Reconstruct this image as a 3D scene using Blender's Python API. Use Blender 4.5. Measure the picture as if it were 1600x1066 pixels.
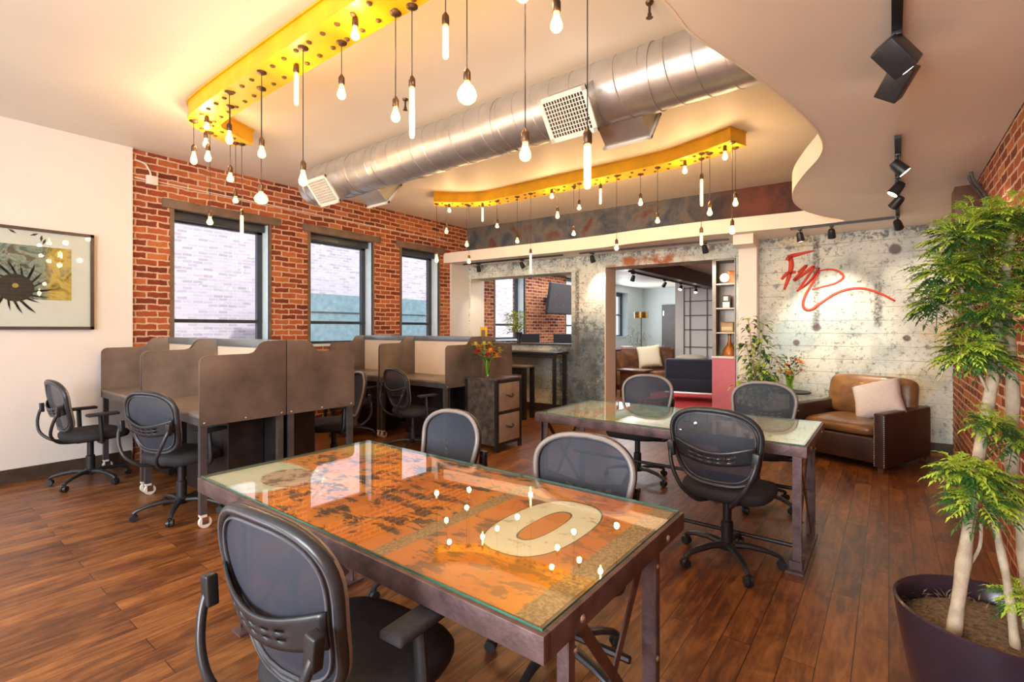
import bpy, bmesh, math, random
from mathutils import Vector, Matrix
from mathutils.geometry import tessellate_polygon
random.seed(7)
PI = math.pi
for _o in list(bpy.data.objects): bpy.data.objects.remove(_o)
SC = bpy.context.scene
COL = SC.collection
# ---------------------------------------------------------------- camera
cd = bpy.data.cameras.new('camera'); cam = bpy.data.objects.new('camera', cd); COL.objects.link(cam)
cam.location = (0, 0, 1.445)
YAW = math.atan(589 / 765)
cam.rotation_euler = (PI / 2, 0, YAW)
cd.sensor_width = 36; cd.lens = 765 * 36 / 1600; cd.shift_y = -18 / 1600; cd.clip_start = .05
SC.camera = cam
# ---------------------------------------------------------------- world, sun, fill lamps, exposure
w = bpy.data.worlds.new('sky'); SC.world = w; w.use_nodes = True
wb = w.node_tree.nodes['Background']
wb.inputs[0].default_value = (.80, .88, 1.0, 1); wb.inputs[1].default_value = 1.7
sd = bpy.data.lights.new('sun', 'SUN'); sd.energy = 2.0; sd.angle = .05; sd.color = (1, .95, .9)
so = bpy.data.objects.new('sun', sd); COL.objects.link(so)
so.rotation_euler = (0, math.radians(52), math.radians(20))
R0 = PI / 2
def area(name, loc, rot, sx, sy, e, color=(1, 1, 1)):
    d = bpy.data.lights.new(name, 'AREA'); d.shape = 'RECTANGLE'; d.size = sx; d.size_y = sy; d.energy = e; d.color = color
    o = bpy.data.objects.new(name, d); COL.objects.link(o); o.location = loc; o.rotation_euler = rot
    return o
# added fill lamps standing in for daylight at the unseen windows behind the camera
for x, pw in ((-5.1, 30), (-3.0, 55), (-.9, 190)):
    area('street_side_fill', (x, -3.45, 1.9), (R0 if x < -2 else R0 + .25, 0, 0), 1.5, 1.9, pw, (.93, .96, 1))
SC.view_settings.view_transform = 'Standard'; SC.view_settings.look = 'None'
SC.view_settings.gamma = 1; SC.view_settings.use_curve_mapping = False
SC.view_settings.exposure = 0.65
BULB_W = 3.8
# ---------------------------------------------------------------- material helpers
class NT:
    def __init__(s, name):
        s.m = bpy.data.materials.new(name); s.m.use_nodes = True; s.t = s.m.node_tree; s.b = s.t.nodes['Principled BSDF']
        s.tc = s.t.nodes.new('ShaderNodeTexCoord')
    def node(s, typ, ins=None, **props):
        n = s.t.nodes.new(typ)
        for k, v in props.items(): setattr(n, k, v)
        for k, v in (ins or {}).items(): s.put(n.inputs[k], v)
        return n
    def put(s, sock, v):
        if hasattr(v, 'is_output') or isinstance(v, bpy.types.NodeSocket): s.t.links.new(v, sock)
        else:
            if sock.type == 'RGBA' and not isinstance(v, (int, float)) and len(v) == 3: v = (*v, 1)
            sock.default_value = v
    def math(s, op, a, b=0.0, c=0.0, clamp=False):
        n = s.t.nodes.new('ShaderNodeMath'); n.operation = op; n.use_clamp = clamp
        s.put(n.inputs[0], a); s.put(n.inputs[1], b); s.put(n.inputs[2], c)
        return n.outputs[0]
    def mix(s, f, a, b, mode='MIX'):
        n = s.t.nodes.new('ShaderNodeMix'); n.data_type = 'RGBA'; n.blend_type = mode
        s.put(n.inputs[0], f); s.put(n.inputs[6], a); s.put(n.inputs[7], b)
        return n.outputs[2]
    def ramp(s, f, stops, interp='LINEAR'):
        n = s.t.nodes.new('ShaderNodeValToRGB'); n.color_ramp.interpolation = interp
        e = n.color_ramp.elements
        while len(e) > 1: e.remove(e[-1])
        for i, (p, c) in enumerate(stops):
            x = e[0] if i == 0 else e.new(p)
            x.position = p; x.color = (c, c, c, 1) if isinstance(c, (int, float)) else (*c, 1)
        s.put(n.inputs[0], f); return n.outputs[0]
    def xyz(s, gen=False):
        n = s.node('ShaderNodeSeparateXYZ', {0: s.tc.outputs['Object']}); return n.outputs
    def vec(s, x, y, z=0.0):
        n = s.node('ShaderNodeCombineXYZ', {0: x, 1: y, 2: z}); return n.outputs[0]
    def noise(s, scale, detail=4, rough=.55, vec=None, dist=0.0):
        n = s.node('ShaderNodeTexNoise', {'Vector': vec if vec is not None else s.tc.outputs['Object'], 'Scale': scale, 'Detail': detail, 'Roughness': rough, 'Distortion': dist})
        return n.outputs[0]
    def step(s, v, a, b):   # smooth 0..1 between a and b
        n = s.node('ShaderNodeMapRange', {0: v, 1: a, 2: b}); n.interpolation_type = 'SMOOTHSTEP'; return n.outputs[0]
    def bump(s, h, strength=.3, dist=.01):
        n = s.node('ShaderNodeBump', {'Strength': strength, 'Distance': dist, 'Height': h}); s.put(s.b.inputs['Normal'], n.outputs[0])
    def out(s, **kw):
        for k, v in kw.items():
            s.put(s.b.inputs[{'base': 'Base Color', 'rough': 'Roughness', 'metal': 'Metallic', 'coat': 'Coat Weight', 'crough': 'Coat Roughness', 'sheen': 'Sheen Weight', 'spec': 'Specular IOR Level', 'trans': 'Transmission Weight', 'ior': 'IOR', 'emit': 'Emission Color', 'es': 'Emission Strength', 'sss': 'Subsurface Weight', 'alpha': 'Alpha'}[k]], v)
        return s.m
def basic(name, col, rough=.5, metal=0.0, var=.18, scale=9.0, bump=0.0, **kw):
    s = NT(name); n = s.noise(scale, 5)
    c2 = tuple(c * (1 - var) for c in col); c1 = tuple(min(1, c * (1 + var)) for c in col)
    s.out(base=s.ramp(n, [(.3, c2), (.7, c1)]), rough=s.math('ADD', s.math('MULTIPLY', n, .14), rough - .07), metal=metal, **kw)
    if bump: s.bump(s.noise(scale * 6, 3), bump, .004)
    return s.m
def emissive(name, col, st):
    s = NT(name); return s.out(base=col, emit=col, es=st)
def schlick(s, f0):
    fw = s.node('ShaderNodeLayerWeight', {0: .5}).outputs[1]
    return s.math('ADD', f0, s.math('MULTIPLY', s.math('POWER', fw, 5.0), 1 - f0), clamp=True)
def thin_glass(name, tint=(1, 1, 1), ior=1.5, rough=.01):
    s = NT(name); t = s.t
    tr = s.node('ShaderNodeBsdfTransparent', {0: tint}); gl = s.node('ShaderNodeBsdfGlossy', {0: (1, 1, 1), 'Roughness': rough})
    fr = schlick(s, ((ior - 1) / (ior + 1)) ** 2 * 1.9); mx = s.node('ShaderNodeMixShader', {0: fr, 1: tr.outputs[0], 2: gl.outputs[0]})
    t.links.new(mx.outputs[0], t.nodes['Material Output'].inputs[0]); return s.m
def brick(name, ax='y', cols=((.10, .022, .014), (.30, .060, .022), (.52, .16, .050)), mortar=(.74, .50, .34), bump=.9, row=.072):
    s = NT(name); x, y, z = s.xyz()
    u = y if ax == 'y' else x
    wob = s.math('MULTIPLY', s.math('SUBTRACT', s.noise(3.0, 3), .5), .035)
    wob2 = s.math('MULTIPLY', s.math('SUBTRACT', s.noise(14.0, 4, .7), .5), .032)
    v = s.vec(s.math('ADD', u, wob2), s.math('ADD', z, s.math('ADD', wob, wob2)))
    b = s.node('ShaderNodeTexBrick', {'Vector': v, 'Color1': (0, 0, 0), 'Color2': (1, 1, 1), 'Mortar': (.5, .5, .5), 'Scale': 1.0, 'Mortar Size': .0105, 'Mortar Smooth': .35, 'Bias': 0.0, 'Brick Width': .205, 'Row Height': row})
    r = s.math('ADD', s.math('MULTIPLY', b.outputs[0], .62), s.math('MULTIPLY', s.noise(9.0, 6, .7), .38))
    c = s.ramp(r, [(.12, cols[0]), (.45, cols[1]), (.8, cols[2])])
    patch = s.step(s.noise(2.2, 4), .58, .72)
    mc = s.mix(s.noise(20.0, 2), tuple(k * .7 for k in mortar), mortar)
    mf = s.math('MAXIMUM', b.outputs[1], s.math('MULTIPLY', s.step(s.noise(26.0, 4, .7), .63, .72), s.math('ADD', .25, s.math('MULTIPLY', patch, .5))))
    s.out(base=s.mix(mf, c, mc), rough=.82, spec=.3)
    h = s.math('ADD', s.math('MULTIPLY', s.math('SUBTRACT', 1.0, b.outputs[1]), .8), s.math('MULTIPLY', s.noise(30.0, 5, .7), .5))
    s.bump(h, bump, .012); return s.m
MT = {}
MT['brick_y'] = brick('exposed_brick')
MT['brick_x'] = brick('exposed_brick_cross', 'x')
MT['brick_out'] = brick('neighbour_brick', 'y', ((.40, .30, .33), (.52, .42, .45), (.60, .50, .53)), (.66, .60, .62), .2)
MT['plaster'] = basic('warm_white_plaster', (.73, .70, .66), .6, var=.03, scale=2, bump=.05)
MT['ceil'] = basic('cream_ceiling_paint', (.77, .71, .63), .55, var=.03, scale=1.5)
MT['cloud'] = basic('greige_soffit_paint', (.86, .79, .71), .5, var=.03, scale=1.5)
MT['fascia'] = basic('cream_soffit_edge_paint', (.86, .76, .64), .5, var=.02, scale=2)
MT['bluewall'] = basic('pale_blue_wall_paint', (.60, .66, .66), .6, var=.04, scale=2)
MT['dark_trim'] = basic('dark_stained_trim', (.060, .040, .030), .4, var=.3)
MT['lintel'] = basic('weathered_brown_lintel', (.16, .105, .07), .55, var=.3, scale=6, bump=.3)
MT['win_dark'] = basic('dark_window_frame', (.035, .045, .06), .35, var=.2)
MT['win_pale'] = basic('pale_window_reveal', (.62, .72, .76), .45, var=.05)
MT['glass'] = thin_glass('window_glass', (.93, .97, .98), 1.22)
MT['tglass'] = thin_glass('table_glass', (.97, 1, .98), 1.5)
MT['gedge'] = basic('green_glass_edge', (.03, .16, .11), .15, var=.2)
MT['black'] = basic('black_plastic', (.018, .019, .022), .38, var=.2, scale=20)
MT['frame'] = basic('graphite_chair_frame', (.026, .028, .032), .30, var=.15, scale=20)
MT['piping'] = basic('grey_chair_piping', (.10, .105, .12), .35, var=.1)
MT['fabric'] = basic('black_seat_fabric', (.022, .022, .026), .85, var=.3, scale=60, bump=.3)
MT['steel'] = basic('raw_steel_sheet', (.27, .222, .19), .40, .6, var=.38, scale=2.2)
MT['steeltube'] = basic('dull_steel_tube', (.15, .14, .145), .40, .7, var=.2, scale=8)
MT['rail'] = basic('pale_blue_grey_steel', (.30, .36, .40), .3, .75, var=.15, scale=3)
MT['darksteel'] = basic('blackened_steel', (.035, .03, .032), .42, .6, var=.35, scale=8)
MT['rusty'] = basic('purplish_brown_steel', (.13, .085, .085), .45, .45, var=.45, scale=12, bump=.4)
MT['chrome'] = basic('chrome', (.75, .75, .76), .15, 1.0, var=.05)
MT['cream_board'] = basic('cream_pinboard', (.72, .56, .40), .8, var=.06, scale=5)
MT['ltop'] = basic('scuffed_desktop', (.24, .19, .15), .30, .3, var=.25, scale=4)
MT['yellow'] = basic('yellow_enamel_steel', (.82, .45, .008), .42, 0, var=.14, scale=5)
MT['yellowd'] = basic('dark_bolt_recess', (.10, .055, .015), .5, var=.3)
MT['brass'] = basic('aged_bronze', (.10, .06, .035), .40, .7, var=.3)
MT['wood'] = basic('walnut_brown_wood', (.12, .045, .02), .4, var=.35, scale=8)
MT['filament'] = emissive('glowing_filament', (1, .62, .22), 22)
MT['spotface'] = emissive('lit_spot_lens', (1, .86, .66), 14)
MT['pink'] = basic('pink_panel', (.62, .17, .22), .6, var=.08, scale=3)
MT['red'] = basic('red_rug', (.50, .03, .03), .9, var=.25, scale=30, bump=.4)
MT['navy'] = basic('navy_fabric', (.014, .018, .035), .8, var=.2, scale=40, sheen=.2)
MT['lit_front_grey'] = basic('lit_frame_front_taupe', (.24, .22, .21), .32, var=.08)  # lit gloss of the chair frame put into a paler grey
MT['cushion'] = basic('white_linen', (.66, .60, .58), .85, var=.06, scale=30, bump=.2)
MT['creamcush'] = basic('cream_linen', (.62, .52, .36), .85, var=.06, scale=30)
MT['leaf1'] = basic('fresh_green_leaf', (.33, .46, .04), .42, var=.55, scale=6)
MT['leaf2'] = basic('deep_green_leaf', (.035, .11, .022), .38, var=.5, scale=6)
MT['bark'] = basic('pale_bark', (.42, .35, .25), .8, var=.3, scale=18, bump=.6)
MT['pot'] = basic('aubergine_glazed_pot', (.030, .018, .028), .22, var=.2, scale=4)
MT['moss'] = basic('dried_moss', (.20, .14, .085), .95, var=.7, scale=70, bump=1.0)
MT['box_white'] = basic('painted_white_box', (.74, .70, .62), .45, var=.03)
MT['bolt'] = basic('bolt_metal', (.55, .5, .42), .3, .9, var=.1)
def m_bulb():
    s = NT('warm_glowing_bulb'); t = s.t
    tr = s.node('ShaderNodeBsdfTransparent', {0: (1, .93, .78)}); gl = s.node('ShaderNodeBsdfGlossy', {0: (1, 1, 1), 'Roughness': .03})
    em = s.node('ShaderNodeEmission', {0: (1, .62, .26), 1: 1.1})
    fr = schlick(s, .04)
    a = s.node('ShaderNodeMixShader', {0: fr, 1: tr.outputs[0], 2: gl.outputs[0]})
    b = s.node('ShaderNodeAddShader', {0: a.outputs[0], 1: em.outputs[0]})
    t.links.new(b.outputs[0], t.nodes['Material Output'].inputs[0]); return s.m
MT['bulb'] = m_bulb()
def m_mesh():
    s = NT('woven_chair_mesh'); t = s.t
    s.out(base=(.032, .041, .060), rough=.6)
    wv = s.node('ShaderNodeTexChecker', {'Vector': s.tc.outputs['Object'], 'Scale': 420.0})
    tr = s.node('ShaderNodeBsdfTransparent')
    f = s.math('ADD', .80, s.math('MULTIPLY', wv.outputs[1], .10))
    mx = s.node('ShaderNodeMixShader', {0: f, 1: tr.outputs[0], 2: s.b.outputs[0]})
    t.links.new(mx.outputs[0], t.nodes['Material Output'].inputs[0]); return s.m
MT['mesh'] = m_mesh()
def m_floor():
    s = NT('dark_reddish_plank_floor'); x, y, z = s.xyz()
    b = s.node('ShaderNodeTexBrick', {'Vector': s.vec(y, x), 'Color1': (0, 0, 0), 'Color2': (1, 1, 1), 'Mortar': (0, 0, 0), 'Scale': 1.0, 'Mortar Size': .0018, 'Mortar Smooth': .1, 'Brick Width': 1.22, 'Row Height': .125}); b.offset = .37
    off = s.math('MULTIPLY', b.outputs[0], 7.0)
    g = s.noise(1.0, 6, .65, s.vec(s.math('MULTIPLY', x, 26.0), s.math('ADD', s.math('MULTIPLY', y, 2.2), off), off), .6)
    kn = s.noise(1.0, 4, .6, s.vec(s.math('MULTIPLY', x, 9.0), s.math('ADD', s.math('MULTIPLY', y, 3.5), off), off), 1.2)
    f = s.math('ADD', s.math('MULTIPLY', g, .50), s.math('ADD', s.math('MULTIPLY', b.outputs[0], .10), s.math('MULTIPLY', kn, .40)))
    c = s.ramp(f, [(.30, (.030, .010, .005)), (.44, (.12, .040, .013)), (.56, (.25, .095, .026)), (.72, (.42, .185, .060))])
    c = s.mix(b.outputs[1], c, (.02, .008, .005))
    s.out(base=c, rough=s.math('ADD', .27, s.math('MULTIPLY', g, .16)), spec=.45)
    s.bump(s.math('SUBTRACT', g, s.math('MULTIPLY', b.outputs[1], 1.0)), .18, .003); return s.m
MT['floor'] = m_floor()
def m_concrete():
    s = NT('board_marked_concrete'); x, y, z = s.xyz()
    n1 = s.noise(1.3, 6, .62, dist=.4); n2 = s.noise(7.0, 8, .72); n3 = s.noise(30.0, 6, .75); n4 = s.noise(.8, 3, .5, s.vec(s.math('ADD', x, 9.0), y, z))
    base = s.ramp(n1, [(.34, (.44, .49, .44)), (.5, (.68, .70, .61)), (.66, (.80, .77, .65))])
    base = s.mix(s.step(n4, .52, .66), base, (.40, .50, .50))
    base = s.mix(s.math('MULTIPLY', s.step(n4, .40, .30), .8), base, (.70, .56, .28))
    # dark mottling: strong on the left pier and along the head of the wall
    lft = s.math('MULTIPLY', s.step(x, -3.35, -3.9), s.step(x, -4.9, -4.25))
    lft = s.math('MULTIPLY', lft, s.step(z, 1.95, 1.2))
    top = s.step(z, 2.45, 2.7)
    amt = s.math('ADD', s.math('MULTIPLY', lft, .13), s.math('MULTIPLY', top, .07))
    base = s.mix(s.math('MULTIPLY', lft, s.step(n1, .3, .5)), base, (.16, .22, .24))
    base = s.mix(s.math('MULTIPLY', s.step(s.noise(3.2, 7, .7, dist=.8), .50, .62), .42), base, (.33, .38, .36))
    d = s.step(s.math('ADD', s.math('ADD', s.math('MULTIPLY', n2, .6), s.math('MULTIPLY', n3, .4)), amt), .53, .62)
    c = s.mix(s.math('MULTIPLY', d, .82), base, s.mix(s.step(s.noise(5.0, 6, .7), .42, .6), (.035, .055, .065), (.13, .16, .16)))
    c = s.mix(s.math('MULTIPLY', s.step(s.noise(16.0, 7, .75), .54, .62), .62), c, (.13, .12, .08))
    band = s.math('FRACT', s.math('DIVIDE', s.math('ADD', z, s.math('MULTIPLY', n2, .02)), .165))
    line = s.math('SUBTRACT', 1.0, s.step(s.math('ABSOLUTE', s.math('SUBTRACT', band, .5)), .0, .04))
    c = s.mix(s.math('MULTIPLY', line, s.math('MULTIPLY', s.step(n1, .4, .6), .7)), c, (.16, .15, .12))
    # the rusty painted band above the soffit
    rn = s.noise(2.4, 5, .6, s.vec(x, y, s.math('MULTIPLY', z, .8)), .6)
    rb = s.ramp(rn, [(.34, (.045, .055, .075)), (.46, (.11, .115, .125)), (.54, (.17, .15, .13)), (.66, (.15, .05, .035)), (.8, (.10, .035, .022))])
    rr = s.mix(s.step(x, -2.6, -1.4), rb, s.ramp(rn, [(.35, (.07, .03, .025)), (.55, (.17, .05, .03)), (.75, (.26, .08, .04))]))
    c = s.mix(s.step(z, 2.70, 2.74), c, rr)
    # rust bleed along the head of the lounge opening
    ob = s.math('MULTIPLY', s.math('MULTIPLY', s.step(x, -3.75, -3.5), s.step(x, -2.3, -2.6)), s.math('MULTIPLY', s.step(z, 2.44, 2.47), s.step(z, 2.64, 2.58)))
    c = s.mix(s.math('MULTIPLY', ob, s.step(s.noise(5.0, 4), .42, .6)), c, (.42, .14, .05))
    # the iron marks left in the concrete
    def mark(x0, z0, z1, wd):
        wx = s.math('ADD', x, s.math('MULTIPLY', s.math('SUBTRACT', n2, .5), .06))
        a = s.step(s.math('ABSOLUTE', s.math('SUBTRACT', wx, x0)), wd, wd * .4)
        return s.math('MULTIPLY', a, s.math('MULTIPLY', s.step(z, z0 - .03, z0 + .03), s.step(z, z1 + .03, z1 - .03)))
    mk = s.math('MAXIMUM', mark(-.755, 1.45, 2.66, .05), mark(-.106, 1.49, 2.02, .055))
    mk = s.math('MAXIMUM', mk, mark(-4.20, 1.0, 2.45, .05))
    c = s.mix(s.math('MULTIPLY', mk, s.math('ADD', .35, s.math('MULTIPLY', s.step(n3, .4, .6), .6))), c, (.09, .075, .06))
    for (hx, hz, hr) in ((.17, 1.34, .045), (-.98, 1.27, .05), (.06, 2.42, .08), (-.75, 1.47, .06)):
        dd = s.math('SQRT', s.math('ADD', s.math('POWER', s.math('SUBTRACT', x, hx), 2.0), s.math('POWER', s.math('SUBTRACT', z, hz), 2.0)))
        c = s.mix(s.math('MULTIPLY', s.step(s.math('ADD', dd, s.math('MULTIPLY', s.math('SUBTRACT', n2, .5), .03)), hr, hr * .6), .8), c, (.08, .04, .04))
    s.out(base=c, rough=.72)
    s.bump(s.math('ADD', s.math('MULTIPLY', n3, .5), s.math('MULTIPLY', line, -.8)), .35, .008); return s.m
MT['concrete'] = m_concrete()
def m_leather():
    s = NT('aged_brown_leather'); n = s.noise(4.0, 6, .6, dist=1.0); v = s.node('ShaderNodeTexVoronoi', {'Vector': s.tc.outputs['Object'], 'Scale': 60.0})
    geo = s.node('ShaderNodeSeparateXYZ', {0: s.tc.outputs['Normal']})
    c = s.ramp(n, [(.3, (.055, .018, .010)), (.5, (.13, .045, .018)), (.68, (.25, .10, .032))])
    s.out(base=c, rough=.36, spec=.5, coat=.15)
    s.bump(s.math('ADD', s.math('MULTIPLY', n, 1.0), s.math('MULTIPLY', v.outputs[0], .3)), .35, .01); return s.m
MT['leather'] = m_leather()
MT['leather_tan'] = basic('tan_worn_leather', (.22, .105, .036), .33, var=.45, scale=6, bump=.4, coat=.2)
MT['leather_dark'] = basic('dark_brown_leather', (.040, .016, .012), .38, var=.35, scale=6, bump=.3)
def m_duct():
    s = NT('galvanised_duct'); n = s.noise(6.0, 5); x, y, z = s.xyz()
    v = s.node('ShaderNodeTexVoronoi', {'Vector': s.tc.outputs['Object'], 'Scale': 30.0})
    s.out(base=s.ramp(n, [(.3, (.50, .49, .48)), (.7, (.62, .61, .60))]), metal=.82, rough=s.math('ADD', .30, s.math('MULTIPLY', v.outputs[0], .08))); return s.m
MT['duct'] = m_duct()
def m_top1():
    s = NT('orange_salvage_panel'); x, y, z = s.xyz()
    n1 = s.noise(4.5, 7, .68, dist=.6); n2 = s.noise(90.0, 4, .7); n3 = s.noise(2.0, 3)
    c = s.ramp(n3, [(.35, (.66, .18, .022)), (.5, (.80, .27, .018)), (.68, (.90, .38, .02))])
    rough_n = s.noise(9.0, 8, .72, s.vec(s.math('MULTIPLY', x, .8), s.math('MULTIPLY', y, 1.5), 3.0), .25)
    zone = s.math('MULTIPLY', s.step(n1, .43, .49), s.math('ADD', .5, s.math('MULTIPLY', s.step(x, .75, .2), .6)))
    c = s.mix(s.math('MULTIPLY', s.math('MULTIPLY', s.step(rough_n, .51, .53), zone), .96), c, (.055, .035, .028))
    def strip(x0, wd, col, k=.9):
        return s.math('MULTIPLY', s.step(s.math('ABSOLUTE', s.math('SUBTRACT', x, x0)), wd, wd * .8), k)
    sp = s.mix(s.step(n2, .42, .60), (.20, .14, .07), (.52, .38, .20))
    for x0, wd in ((.905, .045), (.33, .034)):
        c = s.mix(strip(x0, wd, sp), c, sp)
    # the numeral ring: outer and inner superellipse
    def ell(cx, cy, a, b, e=2.6):
        px = s.math('POWER', s.math('ABSOLUTE', s.math('DIVIDE', s.math('SUBTRACT', x, cx), a)), e)
        py = s.math('POWER', s.math('ABSOLUTE', s.math('DIVIDE', s.math('SUBTRACT', y, cy), b)), e)
        return s.math('ADD', s.math('ADD', px, py), s.math('MULTIPLY', s.math('SUBTRACT', n1, .5), .25))
    o = ell(.622, .055, .150, .262); i = ell(.622, .055, .045, .14)
    c = s.mix(s.step(o, 1.12, 1.06), c, (.10, .07, .04))
    white = s.mix(s.math('MULTIPLY', s.step(rough_n, .58, .62), .6), (.88, .82, .64), (.35, .27, .16))
    c = s.mix(s.step(o, 1.02, .98), c, white)
    c = s.mix(s.step(i, 1.28, 1.20), c, (.12, .09, .04))
    c = s.mix(s.step(i, 1.04, .98), c, (.72, .24, .04))
    # pale green worn corner with a round pinkish emblem
    pale = ell(-.80, -.30, .30, .22, 2.0)
    c = s.mix(s.step(pale, 1.1, .9), c, s.mix(s.step(rough_n, .45, .6), (.62, .74, .62), (.80, .76, .72)))
    em = ell(-.62, -.20, .16, .13, 2.0)
    c = s.mix(s.step(em, 1.05, .95), c, s.mix(s.step(s.noise(12.0, 5, .7), .48, .56), (.62, .48, .40), (.20, .12, .10)))
    yl = s.math('MULTIPLY', s.step(x, -.55, -.75), s.step(y, .15, .3))
    c = s.mix(s.math('MULTIPLY', yl, s.step(rough_n, .42, .5)), c, (.60, .45, .10))
    s.out(base=c, rough=.5); s.bump(rough_n, .1, .002); return s.m
MT['top1'] = m_top1()
def m_top2():
    s = NT('faded_map_panel'); x, y, z = s.xyz()
    n = s.noise(3.5, 6, .65, dist=.6); n2 = s.noise(11.0, 8, .72, dist=.4); n3 = s.noise(2.2, 4)
    w_ = s.math('MULTIPLY', s.math('SUBTRACT', n, .5), .45); xx = s.math('ADD', x, w_); yy = s.math('ADD', y, w_)
    c = s.mix(s.step(n3, .4, .6), (.60, .50, .34), (.50, .38, .26))
    c = s.mix(s.step(xx, -.30, -.40), c, (.66, .40, .17))
    c = s.mix(s.step(xx, -.66, -.74), c, (.66, .64, .48))
    gr = s.math('MULTIPLY', s.step(s.math('ABSOLUTE', s.math('ADD', xx, .12)), .34, .28), s.step(yy, -.26, -.18))
    c = s.mix(gr, c, s.mix(s.step(n2, .45, .55), (.40, .56, .48), (.20, .33, .24)))
    yl = s.math('MULTIPLY', s.step(s.math('ABSOLUTE', s.math('SUBTRACT', xx, .0)), .46, .38), s.step(yy, -.12, -.20))
    c = s.mix(yl, c, s.mix(s.step(n2, .47, .54), (.72, .55, .05), (.30, .26, .06)))
    c = s.mix(s.math('MULTIPLY', s.step(n2, .57, .61), .75), c, (.13, .11, .07))
    c = s.mix(s.step(x, .60, .68), c, s.mix(s.step(n2, .5, .6), (.66, .66, .48), (.46, .48, .36)))
    s.out(base=c, rough=.5); return s.m
MT['top2'] = m_top2()
def m_art():
    s = NT('painted_gold_and_green_sheet'); x, y, z = s.xyz()
    n = s.noise(5.0, 5, .6, dist=2.2)
    a = s.ramp(n, [(.3, (.05, .05, .04)), (.42, (.12, .17, .14)), (.5, (.30, .34, .26)), (.6, (.10, .08, .05))])
    b = s.ramp(n, [(.3, (.10, .06, .02)), (.45, (.50, .33, .05)), (.55, (.66, .45, .10)), (.7, (.30, .24, .16))])
    s.out(base=s.mix(s.step(y, .36, .44), a, b), rough=.6); return s.m
MT['art'] = m_art()
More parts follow.
